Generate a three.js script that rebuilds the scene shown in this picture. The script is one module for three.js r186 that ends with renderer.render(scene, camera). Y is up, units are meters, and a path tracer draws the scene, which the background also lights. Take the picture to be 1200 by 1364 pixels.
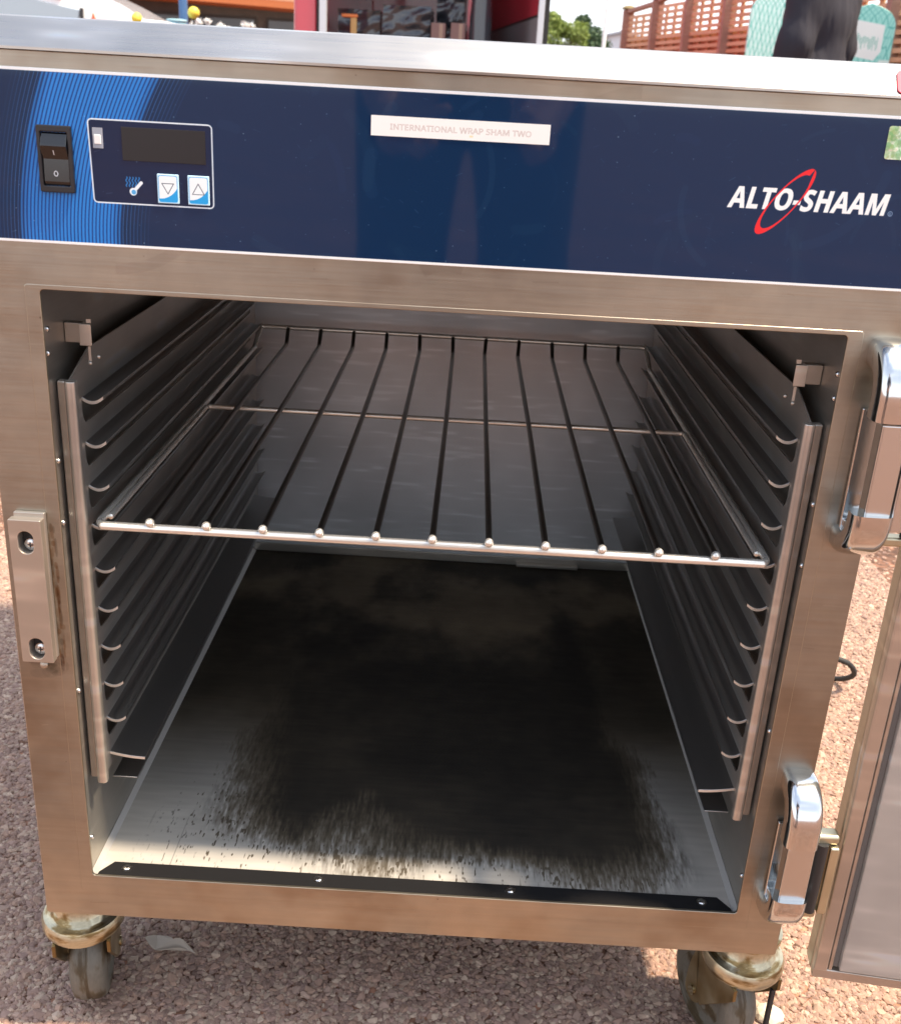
import * as THREE from 'three';
import { RoundedBoxGeometry } from 'three/addons/geometries/RoundedBoxGeometry.js';
import { MarchingCubes } from 'three/addons/objects/MarchingCubes.js';
import { mergeGeometries, mergeVertices, toCreasedNormals } from 'three/addons/utils/BufferGeometryUtils.js';

// ---------------------------------------------------------------- camera, sky, sun, exposure
const scene = new THREE.Scene();
const camera = new THREE.PerspectiveCamera(51.735, 900 / 1024, 0.02, 600);
camera.position.set(0.0161, 0.8298, 0.7196);
camera.rotation.set(-0.37783, 0.00489, 0.05619, 'YXZ');
camera.focus = 0.86; camera.userData.fStop = 16;
const EXPOSURE = 2.0, SUN = 4.4, SKY = 1.0;
const sunDir = new THREE.Vector3(0.51, 1, 0.09).normalize();

let seed = 12345;
const rnd = () => { seed = (seed * 1664525 + 1013904223) >>> 0; return seed / 4294967296; };
const rr = (a, b) => a + (b - a) * rnd();
const clamp = (x, a = 0, b = 1) => Math.min(b, Math.max(a, x));
const sst = (a, b, x) => { const t = clamp((x - a) / (b - a)); return t * t * (3 - 2 * t); };
const hash = (x, y, s) => { let h = (x * 374761393 + y * 668265263 + s * 974711) | 0; h = Math.imul(h ^ (h >>> 13), 1274126177); return ((h ^ (h >>> 16)) >>> 0) / 4294967296; };
function vnoise(x, y, px, py, s = 0) {                       // value noise with period px, py
  const xi = Math.floor(x), yi = Math.floor(y), fx = x - xi, fy = y - yi;
  const m = (a, n) => ((a % n) + n) % n;
  const u = fx * fx * (3 - 2 * fx), v = fy * fy * (3 - 2 * fy);
  const a = hash(m(xi, px), m(yi, py), s), b = hash(m(xi + 1, px), m(yi, py), s);
  const c = hash(m(xi, px), m(yi + 1, py), s), d = hash(m(xi + 1, px), m(yi + 1, py), s);
  return (a + (b - a) * u) * (1 - v) + (c + (d - c) * u) * v;
}
function fbm(u, v, fx, fy, oct, s = 0) {
  let t = 0, a = 0.5, n = 0;
  for (let i = 0; i < oct; i++) { t += a * vnoise(u * fx, v * fy, fx, fy, s + i * 17); n += a; a *= 0.5; fx *= 2; fy *= 2; }
  return t / n;
}
function skyTexture() {
  const w = 1024, h = 512, d = new Float32Array(w * h * 4);
  for (let j = 0; j < h; j++) for (let i = 0; i < w; i++) {
    const el = ((j + 0.5) / h - 0.5) * Math.PI, az = ((i + 0.5) / w - 0.5) * 2 * Math.PI;
    const x = Math.cos(el) * Math.cos(az), y = Math.sin(el), z = Math.cos(el) * Math.sin(az);
    const t = Math.pow(clamp(y), 0.55);
    let r = 1.10 + (0.31 - 1.10) * t, g = 1.12 + (0.385 - 1.12) * t, b = 1.14 + (0.555 - 1.14) * t;
    const c = sst(0.42, 0.68, fbm(i / w, j / h, 8, 10, 5, 3)) * 0.35 * sst(0.02, 0.25, y);
    r += (1.25 - r) * c; g += (1.25 - g) * c; b += (1.27 - b) * c;
    const glow = Math.pow(clamp(x * sunDir.x + y * sunDir.y + z * sunDir.z), 12) * 1.5;
    r += glow; g += glow * 0.97; b += glow * 0.9;
    if (y < 0) { const k = sst(0, -0.06, y); r += (0.34 - r) * k; g += (0.27 - g) * k; b += (0.24 - b) * k; }
    d.set([r * SKY, g * SKY, b * SKY, 1], (j * w + i) * 4);
  }
  const t = new THREE.DataTexture(d, w, h, THREE.RGBAFormat, THREE.FloatType);
  t.mapping = THREE.EquirectangularReflectionMapping; t.magFilter = t.minFilter = THREE.LinearFilter; t.wrapS = THREE.RepeatWrapping; t.needsUpdate = true;
  return t;
}
scene.background = skyTexture(); scene.environment = scene.background;
const sun = new THREE.DirectionalLight(0xffe9cd, SUN);
sun.position.copy(sunDir).multiplyScalar(30); sun.castShadow = true; sun.shadow.radius = 6.5;
sun.shadow.mapSize.set(4096, 4096); sun.shadow.bias = -0.0004;
Object.assign(sun.shadow.camera, { left: -14, right: 14, top: 14, bottom: -14, near: 1, far: 80 });
scene.add(sun, sun.target);
const renderer = new THREE.WebGLRenderer({ antialias: true });
renderer.setSize(900, 1024); renderer.shadowMap.enabled = true;
renderer.toneMapping = THREE.LinearToneMapping; renderer.toneMappingExposure = EXPOSURE;

// ---------------------------------------------------------------- helpers
const used = {};
function numbered(n) { used[n] = (used[n] ?? -1) + 1; return used[n] ? n + '_' + String(used[n]).padStart(3, '0') : n; }
function mesh(name, geo, mat, parent) {
  const g = Array.isArray(geo) ? merge(geo) : geo;
  const m = new THREE.Mesh(g, mat); m.castShadow = m.receiveShadow = true;
  m.name = parent ? name : numbered(name); (parent ?? scene).add(m); return m;
}
function tag(o, label, category, group) { o.userData.label = label; o.userData.category = category; if (group) o.userData.group = group; return o; }
function thing(name, label, category, p = [0, 0, 0], ry = 0, group) {
  const g = new THREE.Group(); g.name = numbered(name); g.position.set(...p); g.rotation.y = ry; scene.add(g); return tag(g, label, category, group);
}
function merge(list) {
  return mergeGeometries(list.map((g) => { const n = g.index ? g.toNonIndexed() : g.clone(); for (const k of Object.keys(n.attributes)) if (!['position', 'normal', 'uv'].includes(k)) n.deleteAttribute(k); return n; }));
}
function uvm(g, s = 1) {                                      // planar uv in metres by facing
  const n = g.index ? g.toNonIndexed() : g; const p = n.attributes.position, no = n.attributes.normal, uv = new Float32Array(p.count * 2);
  for (let i = 0; i < p.count; i += 3) {
    const ax = Math.abs(no.getX(i) + no.getX(i + 1) + no.getX(i + 2)), ay = Math.abs(no.getY(i) + no.getY(i + 1) + no.getY(i + 2)), az = Math.abs(no.getZ(i) + no.getZ(i + 1) + no.getZ(i + 2));
    for (let k = i; k < i + 3; k++) {
      const x = p.getX(k), y = p.getY(k), z = p.getZ(k);
      const [a, b] = az >= ax && az >= ay ? [x, y] : ay >= ax ? [x, z] : [z, y];
      uv[2 * k] = a * s; uv[2 * k + 1] = b * s;
    }
  }
  n.setAttribute('uv', new THREE.BufferAttribute(uv, 2)); return n;
}
const box = (w, h, d, x = 0, y = 0, z = 0, r = 0) => {
  const g = r ? new RoundedBoxGeometry(w, h, d, 3, r) : new THREE.BoxGeometry(w, h, d); g.translate(x, y, z); return uvm(g);
};
const span = (x0, x1, y0, y1, z0, z1, r = 0) => box(x1 - x0, y1 - y0, z1 - z0, (x0 + x1) / 2, (y0 + y1) / 2, (z0 + z1) / 2, r);
function cyl(r0, r1, h, x, y, z, axis = 'y', seg = 24) {
  const g = new THREE.CylinderGeometry(r0, r1, h, seg); if (axis === 'x') g.rotateZ(Math.PI / 2); if (axis === 'z') g.rotateX(Math.PI / 2); g.translate(x, y, z); return g;
}
function tube(pts, r, seg = 40, rad = 10, curve = false) {
  const v = pts.map((p) => new THREE.Vector3(...p)); let c;
  if (curve) c = new THREE.CatmullRomCurve3(v);
  else { c = new THREE.CurvePath(); for (let i = 1; i < v.length; i++) c.add(new THREE.LineCurve3(v[i - 1], v[i])); }
  return new THREE.TubeGeometry(c, seg, r, rad, false);
}
function bent(pts, r, bend, seg = 64, rad = 8) {              // wire with rounded corners
  const v = pts.map((p) => new THREE.Vector3(...p)), c = new THREE.CurvePath(); let last = v[0];
  for (let i = 1; i < v.length - 1; i++) {
    const a = v[i].clone().sub(v[i - 1]).normalize().multiplyScalar(-bend).add(v[i]), b = v[i + 1].clone().sub(v[i]).normalize().multiplyScalar(bend).add(v[i]);
    c.add(new THREE.LineCurve3(last, a)); c.add(new THREE.QuadraticBezierCurve3(a, v[i], b)); last = b;
  }
  c.add(new THREE.LineCurve3(last, v[v.length - 1]));
  const P = []; for (const k of c.curves) { const n = k.isLineCurve3 ? 1 : 7; for (let i = 0; i < n; i++) P.push(k.getPoint(i / n)); } P.push(v[v.length - 1]);
  // sweep
  const geos = []; for (let i = 1; i < P.length; i++) { const L = P[i].distanceTo(P[i - 1]); if (L < 1e-6) continue; const g = new THREE.CylinderGeometry(r, r, L * 1.002, rad, 1, true); g.translate(0, L / 2, 0); g.applyQuaternion(new THREE.Quaternion().setFromUnitVectors(new THREE.Vector3(0, 1, 0), P[i].clone().sub(P[i - 1]).normalize())); g.translate(P[i - 1].x, P[i - 1].y, P[i - 1].z); geos.push(g); }
  for (const e of [P[0], P[P.length - 1]]) { const s = new THREE.SphereGeometry(r, rad, 6); s.translate(e.x, e.y, e.z); geos.push(s); }
  return merge(geos);
}
function extr(shape, depth, bev = 0, seg = 2) {
  return new THREE.ExtrudeGeometry(shape, { depth, bevelEnabled: bev > 0, bevelThickness: bev, bevelSize: bev, bevelOffset: -bev, bevelSegments: seg, curveSegments: 12 });
}
function rrect(x0, x1, y0, y1, r, T = THREE.Shape) {
  const s = new T(); s.moveTo(x0 + r, y0); s.lineTo(x1 - r, y0); s.absarc(x1 - r, y0 + r, r, -Math.PI / 2, 0); s.lineTo(x1, y1 - r); s.absarc(x1 - r, y1 - r, r, 0, Math.PI / 2);
  s.lineTo(x0 + r, y1); s.absarc(x0 + r, y1 - r, r, Math.PI / 2, Math.PI); s.lineTo(x0, y0 + r); s.absarc(x0 + r, y0 + r, r, Math.PI, 1.5 * Math.PI); return s;
}
const poly = (p) => { const s = new THREE.Shape(); p.forEach(([x, y], i) => (i ? s.lineTo(x, y) : s.moveTo(x, y))); s.closePath(); return s; };
function dtex(w, h, fn, srgb, rep = [1, 1]) {
  const d = new Uint8Array(w * h * 4);
  for (let j = 0; j < h; j++) for (let i = 0; i < w; i++) { const c = fn(i / w, j / h); const k = (j * w + i) * 4; d[k] = clamp(c[0]) * 255; d[k + 1] = clamp(c[1]) * 255; d[k + 2] = clamp(c[2]) * 255; d[k + 3] = 255; }
  const t = new THREE.DataTexture(d, w, h); t.wrapS = t.wrapT = THREE.RepeatWrapping; t.magFilter = THREE.LinearFilter; t.minFilter = THREE.LinearMipmapLinearFilter; t.generateMipmaps = true;
  if (srgb) t.colorSpace = THREE.SRGBColorSpace; t.repeat.set(...rep); t.needsUpdate = true; return t;
}
function ctex(w, h, draw) {
  const c = document.createElement('canvas'); c.width = w; c.height = h; draw(c.getContext('2d'), w, h);
  const t = new THREE.CanvasTexture(c); t.colorSpace = THREE.SRGBColorSpace; t.anisotropy = 8; return t;
}
const std = (o) => new THREE.MeshStandardMaterial(o), phy = (o) => new THREE.MeshPhysicalMaterial(o);
const lin = (r, g, b) => new THREE.Color().setRGB(r, g, b);

// ---------------------------------------------------------------- materials
const brushR = dtex(512, 512, (u, v) => { const s = 0.55 * fbm(u, v, 6, 256, 2, 5) + 0.45 * fbm(u, v, 5, 5, 4, 9); const k = 0.62 + 0.38 * s; return [k, k, k]; }, false, [4, 4]);
const brushB = dtex(512, 512, (u, v) => { const s = fbm(u, v, 8, 256, 2, 21); return [s, s, s]; }, false, [5, 5]);
const smudge = dtex(512, 512, (u, v) => {
  const a = fbm(u, v, 3, 3, 5, 31), b = fbm(u, v, 24, 24, 3, 37), sc = Math.pow(fbm(u, v, 10, 64, 2, 3), 6) * 0.4;
  const k = 0.80 + 0.16 * a + 0.06 * b + sc; return [k, k * (0.985 - 0.02 * a), k * (0.965 - 0.05 * a)];
}, true, [1.6, 1.6]);
const vert = (t) => { const c = t.clone(); c.rotation = Math.PI / 2; c.needsUpdate = true; return c; };
const M = {};
const dirt = dtex(512, 512, (u, v) => { const a = sst(0.45, 0.7, fbm(u, v, 6, 6, 5, 141)), b = fbm(u, v, 40, 40, 2, 143); const k = 0.95 - 0.28 * a - 0.1 * b; return [k, k * (1 - 0.12 * a), k * (1 - 0.30 * a)]; }, true, [2, 2]);
M.steel = std({ color: lin(0.60, 0.59, 0.555), metalness: 1, roughness: 0.52, map: smudge, roughnessMap: brushR, bumpMap: brushB, bumpScale: 0.00006 });
M.liner = std({ color: lin(0.46, 0.46, 0.45), metalness: 0.8, roughness: 0.44, map: smudge, roughnessMap: brushR, bumpMap: brushB, bumpScale: 0.00004 });
M.rack = std({ color: lin(0.52, 0.525, 0.53), metalness: 0.72, roughness: 0.45, map: smudge, roughnessMap: brushR });
M.fold = std({ color: lin(0.62, 0.61, 0.59), metalness: 0.55, roughness: 0.62, roughnessMap: brushR });
M.ledge = std({ color: lin(0.40, 0.40, 0.395), metalness: 0.95, roughness: 0.34 });
M.tip = std({ color: lin(0.74, 0.70, 0.62), metalness: 0.5, roughness: 0.35 });
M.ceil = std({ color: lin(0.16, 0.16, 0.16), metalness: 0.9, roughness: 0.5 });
M.bright = std({ color: lin(0.60, 0.60, 0.595), metalness: 0.8, roughness: 0.36, map: smudge });
M.chrome = std({ color: lin(0.63, 0.65, 0.66), metalness: 1, roughness: 0.13 });
M.wire = std({ color: lin(0.82, 0.80, 0.74), metalness: 0.7, roughness: 0.27 });
M.wireDark = std({ color: lin(0.24, 0.235, 0.22), metalness: 1, roughness: 0.28 });
M.zinc = std({ color: lin(0.66, 0.61, 0.44), metalness: 0.9, roughness: 0.36, map: dirt });
M.screw = std({ color: lin(0.70, 0.70, 0.70), metalness: 1, roughness: 0.25 });
M.black = std({ color: lin(0.018, 0.018, 0.02), roughness: 0.45 });
M.rubber = std({ color: lin(0.02, 0.02, 0.02), roughness: 0.7 });
M.dark = phy({ color: lin(0.011, 0.011, 0.012), roughness: 0.65, specularIntensity: 0.25 });

// ---------------------------------------------------------------- ground
{
  const map = dtex(1024, 1024, (u, v) => {
    const a = fbm(u, v, 6, 6, 4, 51), b = vnoise(u * 128, v * 128, 128, 128, 7), c = vnoise(u * 256, v * 256, 256, 256, 11);
    const k = 0.28 + 0.42 * b * c + 0.22 * a + 0.14 * c; return [k * 1.22, k * 1.0, k * 0.88];
  }, true, [220, 220]);
  const bmp = dtex(512, 512, (u, v) => { const b = vnoise(u * 128, v * 128, 128, 128, 7); return [b, b, b]; }, false, [440, 440]);
  const g = new THREE.PlaneGeometry(440, 440, 1, 1); g.rotateX(-Math.PI / 2);
  const m = mesh('ground', g, std({ map, color: lin(0.41, 0.32, 0.27), roughness: 0.95, bumpMap: bmp, bumpScale: 0.004 }));
  m.userData.kind = 'structure';
  // pressed stone chippings of the red tarmac
  const base = new THREE.IcosahedronGeometry(1, 0), p = base.attributes.position, seen = {};
  for (let i = 0; i < p.count; i++) { const key = [p.getX(i), p.getY(i), p.getZ(i)].map((x) => x.toFixed(3)).join(); seen[key] ??= rr(0.72, 1.2); p.setXYZ(i, p.getX(i) * seen[key], p.getY(i) * seen[key], p.getZ(i) * seen[key]); }
  base.computeVertexNormals();
  const N = 470000, im = new THREE.InstancedMesh(base, std({ color: 0xffffff, roughness: 0.9 }), N), mt = new THREE.Matrix4(), q = new THREE.Quaternion(), c = new THREE.Color();
  const tones = [[0.335, 0.215, 0.158], [0.375, 0.265, 0.200], [0.31, 0.198, 0.152], [0.295, 0.195, 0.160], [0.43, 0.32, 0.245], [0.325, 0.222, 0.175], [0.25, 0.162, 0.128]];
  for (let i = 0; i < N; i++) {
    const near = i < N * 0.6, x = near ? rr(-0.85, 0.85) : rr(-2.2, 3.0), z = near ? rr(-1.3, 0.12) : rr(-4.2, 0.9), s = rr(0.0021, 0.0042) * (rnd() < 0.10 ? 1.5 : 1) * (near ? 1 : 1.15);
    q.setFromEuler(new THREE.Euler(rr(-0.4, 0.4), rr(0, 6.28), rr(-0.4, 0.4)));
    mt.compose(new THREE.Vector3(x, s * rr(-0.10, 0.16) + 0.0012 * (fbm(x * 3 + 9, z * 3 + 19, 64, 64, 2, 3) - 0.5), z), q, new THREE.Vector3(s * rr(0.9, 1.7), s * rr(0.38, 0.62), s)); im.setMatrixAt(i, mt);
    const t = tones[(rnd() * tones.length) | 0], k = rr(0.8, 1.15); im.setColorAt(i, c.setRGB(t[0] * k, t[1] * k, t[2] * k));
  }
  im.name = 'stone_chippings'; im.castShadow = im.receiveShadow = true; im.userData = { kind: 'stuff', label: 'pink and red stone chippings pressed into the tarmac under the cabinet', category: 'chippings' }; scene.add(im);
}

// ---------------------------------------------------------------- the holding cabinet
const cab = thing('holding_cabinet', 'stainless steel food holding cabinet on casters with blue control panel and open door', 'cabinet');
const XL = -0.3193, XR = 0.3164, A = 0.2765, Y0 = 0.19, Y1 = 0.6906, YB = 0.1471, PB = 0.7217, PT = 0.8306, YT = 0.8407, ZB = -0.76;
{
  // front frame, with stains and rust of its own
  const FW = XR - XL, FH = YT - YB;
  const frameMap = ctex(1024, 1118, (c, w, h) => {
    const id = c.createImageData(w, h), d = id.data;
    for (let j = 0; j < h; j++) for (let i = 0; i < w; i++) {
      const u = i / w, v = j / h, a = fbm(u, v, 4, 5, 5, 71), b = fbm(u, v, 8, 300, 2, 73), e = fbm(u, v, 50, 50, 3, 75), q = fbm(u, v, 9, 12, 4, 79), st = sst(0.48, 0.75, q);
      const k = 168 + 62 * a + 10 * b + 14 * e - 18 * st, o = (j * w + i) * 4; d[o] = k; d[o + 1] = k * (0.975 - 0.035 * a - 0.035 * st); d[o + 2] = k * (0.945 - 0.085 * a - 0.06 * st); d[o + 3] = 255;
    }
    c.putImageData(id, 0, 0);
    const X = (x) => (x - XL) / FW * w, Y = (y) => (YT - y) / FH * h;
    for (let i = 0; i < 90; i++) { const x = rr(-0.290, -0.281), y = rr(0.395, 0.515); c.fillStyle = rnd() < 0.55 ? `rgba(120,62,22,${rr(0.08, 0.3)})` : `rgba(40,34,30,${rr(0.06, 0.22)})`; c.beginPath(); c.ellipse(X(x), Y(y), rr(0.8, 2.6), rr(2, 14), 0, 0, 7); c.fill(); }
    for (let i = 0; i < 30; i++) { c.fillStyle = `rgba(50,44,40,${rr(0.03, 0.09)})`; c.beginPath(); c.ellipse(X(rr(-0.306, -0.286)), Y(rr(0.386, 0.402)), rr(4, 14), rr(3, 8), 0, 0, 7); c.fill(); }
    for (let i = 0; i < 260; i++) { c.strokeStyle = rnd() < 0.5 ? `rgba(255,246,230,${rr(0.05, 0.25)})` : `rgba(60,50,40,${rr(0.03, 0.14)})`; c.lineWidth = rr(0.5, 1.4); const x = rr(0, w), y = rr(0, h), l = rr(3, 40); c.beginPath(); c.moveTo(x, y); c.lineTo(x + l, y + rr(-2, 2)); c.stroke(); }
    for (let i = 0; i < 70; i++) { c.strokeStyle = rnd() < 0.6 ? `rgba(250,240,225,${rr(0.02, 0.07)})` : `rgba(70,52,36,${rr(0.02, 0.07)})`; c.lineWidth = rr(4, 16); const x = rr(0, w), y = rr(0, h), r = rr(30, 120), a0 = rr(0, 6); c.beginPath(); c.arc(x, y, r, a0, a0 + rr(0.4, 1.4)); c.stroke(); }
    for (let i = 0; i < 60; i++) { c.fillStyle = `rgba(30,25,20,${rr(0.2, 0.5)})`; c.beginPath(); c.arc(rr(0, w), rr(0, h), rr(0.5, 1.3), 0, 7); c.fill(); }
  });
  frameMap.repeat.set(1 / FW, 1 / FH); frameMap.offset.set(-XL / FW, -YB / FH);
  M.frame = std({ color: lin(0.615, 0.63, 0.605), metalness: 1, roughness: 0.5, map: frameMap, roughnessMap: brushR, bumpMap: brushB, bumpScale: 0.00003 });
  const s = rrect(XL, XR, YB, YT, 0.003); s.holes.push(rrect(-A, A, Y0, Y1, 0.002, THREE.Path));
  const f = extr(s, 0.0014, 0.0006, 2); f.translate(0, 0, -0.0020); mesh('front_frame', f, M.frame, cab);
  // folded inner trim round the opening
  const t = rrect(-0.2866, 0.2866, 0.1735, 0.6936, 0.0025); t.holes.push(rrect(-A + 0.0004, A - 0.0004, Y0 + 0.0004, Y1 - 0.0004, 0.003, THREE.Path));
  const tg = extr(t, 0.0016, 0.0005, 3); tg.translate(0, 0, -0.0018); mesh('opening_trim', tg, M.frame, cab);
  // outer shell
  mesh('outer_shell', [span(XL, XL + 0.0015, YB, YT, ZB, -0.0028), span(XR - 0.0015, XR, YB, YT, ZB, -0.0028), span(XL + 0.0016, XR - 0.0016, YT - 0.002, YT, ZB, -0.018), span(XL + 0.0016, XR - 0.0016, YB, YT - 0.0021, ZB, ZB + 0.0015)], M.steel, cab);
  mesh('base_plate', span(XL + 0.0016, XR - 0.0016, YB, YB + 0.0015, ZB + 0.0016, -0.0028), M.dark, cab);
  // raised front lip of the top, leaning back
  const lp = poly([[0.0028, YT + 0.0002], [0.0028, YT + 0.0018], [-0.0085, YT + 0.0180], [-0.0100, YT + 0.0196], [-0.0125, YT + 0.0205], [-0.018, YT + 0.0205], [-0.018, YT + 0.0002]]);
  const lg = extr(lp, XR - XL + 0.004, 0.0006, 2); lg.rotateY(-Math.PI / 2); lg.translate(XR + 0.002, 0, 0);
  const lip = mesh('top_lip', uvm(lg), phy({ color: lin(0.64, 0.635, 0.63), metalness: 1, roughness: 0.36, map: smudge, roughnessMap: brushR }), cab);
  mesh('top_panel', [span(XL - 0.002, XR + 0.002, YT + 0.0002, YT + 0.016, ZB - 0.004, -0.0182)], M.steel, cab);
  const rs = extr(rrect(0.2768, 0.312, 0.0008, 0.0172, 0.003), 0.0006); rs.rotateX(-0.61); rs.translate(0, YT + 0.0024, 0.0028); 
  mesh('red_sticker', rs, std({ color: lin(0.75, 0.03, 0.09), roughness: 0.5 }), lip).userData.label = 'red rounded sticker at the right end of the top lip';
  // control panel print
  const PW = XR - XL, PH = PT - PB;
  const print = ctex(2048, 352, (c, w, h) => {
    const k = w / PW, X = (x) => (x - XL) * k, Y = (y) => (PT - y) / PH * h;
    c.fillStyle = '#06294c'; c.fillRect(0, 0, w, h);
    // arc stripes
    c.save(); c.beginPath(); c.rect(0, Y(PT - 0.002), w, h); c.clip();
    const N = 27;
    for (let i = -7; i < N + 9; i++) {
      const t = i / N, xb = -0.2835 + t * 0.0650, xt = -0.2600 + t * 0.0735, inside = i >= 0 && i <= N;
      const e = inside ? Math.min(1, Math.min(i + 1.5, N - i + 1.5) / 4) : 0, f = i < 0 ? 1 + i / 8 : i > N ? 1 - (i - N) / 10 : 1;
      const path = () => { c.beginPath(); for (let j = 0; j <= 24; j++) { const yy = j / 24, px = X(xb + (xt - xb) * Math.pow(yy, 1.9)), py = Y(PB + yy * PH); j ? c.lineTo(px, py) : c.moveTo(px, py); } };
      if (inside) { c.strokeStyle = `rgba(12,62,128,${0.95 * e})`; c.lineWidth = 0.0031 * k; path(); c.stroke(); }
      c.strokeStyle = inside ? `rgba(38,130,214,${0.55 + 0.42 * e})` : `rgba(52,120,190,${0.7 * f})`; c.lineWidth = (inside ? 0.00085 + 0.0008 * e : 0.0005) * k; path(); c.stroke();
    }
    c.restore();
    c.fillStyle = '#f2f6f6'; c.fillRect(0, 0, w, 0.0019 * k); c.fillRect(0, h - 0.0019 * k, w, 0.0019 * k);
    // display field
    const fp = (ctx) => { ctx.beginPath(); const P = [[-0.2345, 0.8020], [-0.1545, 0.8020], [-0.1545, 0.7503], [-0.2335, 0.7503]]; ctx.moveTo(X(-0.2), Y(0.8020)); for (const [i, j] of [[1, 2], [2, 3], [3, 0], [0, 1]]) ctx.arcTo(X(P[i][0]), Y(P[i][1]), X(P[j][0]), Y(P[j][1]), 0.0025 * k); ctx.closePath(); };
    fp(c); c.fillStyle = '#082142'; c.fill(); c.strokeStyle = '#dfeaf2'; c.lineWidth = 0.0009 * k; fp(c); c.stroke();
    // heat and thermometer symbol
    c.strokeStyle = '#2a86d2'; c.lineWidth = 2; for (let i = 0; i < 5; i++) { c.beginPath(); for (let j = 0; j <= 16; j++) { const px = X(-0.2113 + i * 0.0020 + 0.0005 * Math.sin(j * 0.8)), py = Y(0.7675 - j * 0.0004); j ? c.lineTo(px, py) : c.moveTo(px, py); } c.stroke(); }
    c.strokeStyle = '#e8f2f8'; c.lineWidth = 7; c.lineCap = 'round'; c.beginPath(); c.moveTo(X(-0.2070), Y(0.7585)); c.lineTo(X(-0.2018), Y(0.7640)); c.stroke();
    c.fillStyle = '#e8f2f8'; c.beginPath(); c.arc(X(-0.2073), Y(0.7582), 8, 0, 7); c.fill(); c.fillStyle = '#53a8e0'; c.beginPath(); c.arc(X(-0.2070), Y(0.7579), 5, 0, 7); c.fill();
    // maker's lettering with the red ring
    c.fillStyle = '#f4f6f6'; c.textBaseline = 'alphabetic';
    const text = 'ALTO-SHAAM', x0 = X(0.1814), x1 = X(0.2845), base = Y(0.7700);
    c.save(); c.translate(x0, base); c.transform(1, 0, -0.17, 1, 0, 0); c.font = 'bold 59px sans-serif'; const tw = c.measureText(text).width; c.scale((x1 - x0) / tw, 1); c.fillText(text, 0, 0); c.lineWidth = 1.6; c.strokeStyle = '#f4f6f6'; c.strokeText(text, 0, 0); c.restore();
    c.strokeStyle = '#8fa6c8'; c.lineWidth = 1.4; c.beginPath(); c.arc(X(0.2872), Y(0.7712), 4.5, 0, 7); c.stroke(); c.font = '7px sans-serif'; c.fillStyle = '#8fa6c8'; c.fillText('R', X(0.2872) - 2.5, Y(0.7712) + 2.5);
    c.save(); c.translate(X(0.2182), Y(0.7750)); c.rotate(-0.918); c.fillStyle = '#ea2a34'; c.beginPath(); c.ellipse(0, 0, 0.0262 * k, 0.0075 * k, 0, 0, 7); c.ellipse(0, 0, 0.0212 * k, 0.0066 * k, 0, 0, 7, true); c.fill('evenodd'); c.restore();
    c.save(); c.beginPath(); c.rect(X(0.2030), Y(0.7845), 0.0135 * k, 0.016 * k); c.clip(); c.restore();
    // greasy smears, fine scratches and dust
    for (let i = 0; i < 46; i++) { c.strokeStyle = `rgba(150,170,190,${rr(0.012, 0.04)})`; c.lineWidth = rr(6, 26); const x = rr(500, w), y = rr(0, h), r = rr(40, 200), a0 = rr(0, 6); c.beginPath(); c.arc(x, y, r, a0, a0 + rr(0.3, 1.2)); c.stroke(); }
    for (let i = 0; i < 160; i++) { c.strokeStyle = `rgba(190,205,225,${rr(0.04, 0.22)})`; c.lineWidth = rr(0.5, 1.2); const x = rr(0, w), y = rr(8, h - 8); c.beginPath(); c.moveTo(x, y); c.lineTo(x + rr(-14, 14), y + rr(-8, 8)); c.stroke(); }
    for (let i = 0; i < 220; i++) { c.fillStyle = `rgba(220,228,236,${rr(0.1, 0.5)})`; c.beginPath(); c.arc(rr(0, w), rr(8, h - 8), rr(0.4, 1.3), 0, 7); c.fill(); }
  });
  print.repeat.set(1 / PW, 1 / PH); print.offset.set(-XL / PW, -PB / PH);
  const panel = mesh('control_panel', (() => { const g = extr(rrect(XL + 0.0005, XR - 0.0005, PB, PT, 0.001), 0.0010, 0.0003, 1); g.translate(0, 0, 0.0004); return g; })(), phy({ map: print, roughness: 0.4, specularIntensity: 0.25, clearcoat: 0.65, clearcoatRoughness: 0.04 }), cab);
  const Z = 0.0016;
  // rocker switch
  const bz = rrect(-0.2678, -0.2452, 0.7552, 0.7968, 0.0012); bz.holes.push(rrect(-0.2652, -0.2478, 0.7592, 0.7928, 0.0008, THREE.Path));
  const bg = extr(bz, 0.0024, 0.0006); bg.translate(0, 0, Z - 0.0003); mesh('switch_bezel', bg, phy({ color: lin(0.014, 0.014, 0.017), roughness: 0.34 }), panel);
  const rk = poly([[-0.004, -0.0165], [0.0010, -0.0165], [0.0020, -0.0140], [0.0014, 0.0], [0.0046, 0.0072], [0.0050, 0.0082], [0.0046, 0.0092], [0.0016, 0.0155], [0.0, 0.0165], [-0.004, 0.0165]]);
  const rg = extr(rk, 0.0160, 0.0005, 2); rg.rotateY(-Math.PI / 2); rg.translate(-0.2485, 0.7760, Z);
  const rkm = ctex(160, 336, (c, w, h) => { c.fillStyle = '#0c0d10'; c.fillRect(0, 0, w, h); c.strokeStyle = '#cfd3d8'; c.lineWidth = 6; c.beginPath(); c.ellipse(76, 258, 12, 15, 0, 0, 7); c.stroke(); c.beginPath(); c.moveTo(76, 112); c.lineTo(76, 142); c.stroke(); });
  const rgu = uvm(rg); { const p = rgu.attributes.position, uv = rgu.attributes.uv; for (let i = 0; i < p.count; i++) uv.setXY(i, (p.getX(i) + 0.2645) / 0.016, (p.getY(i) - 0.7592) / 0.0336); }
  mesh('rocker', rgu, phy({ map: rkm, roughness: 0.22, clearcoat: 0.6, clearcoatRoughness: 0.1 }), panel);
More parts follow.
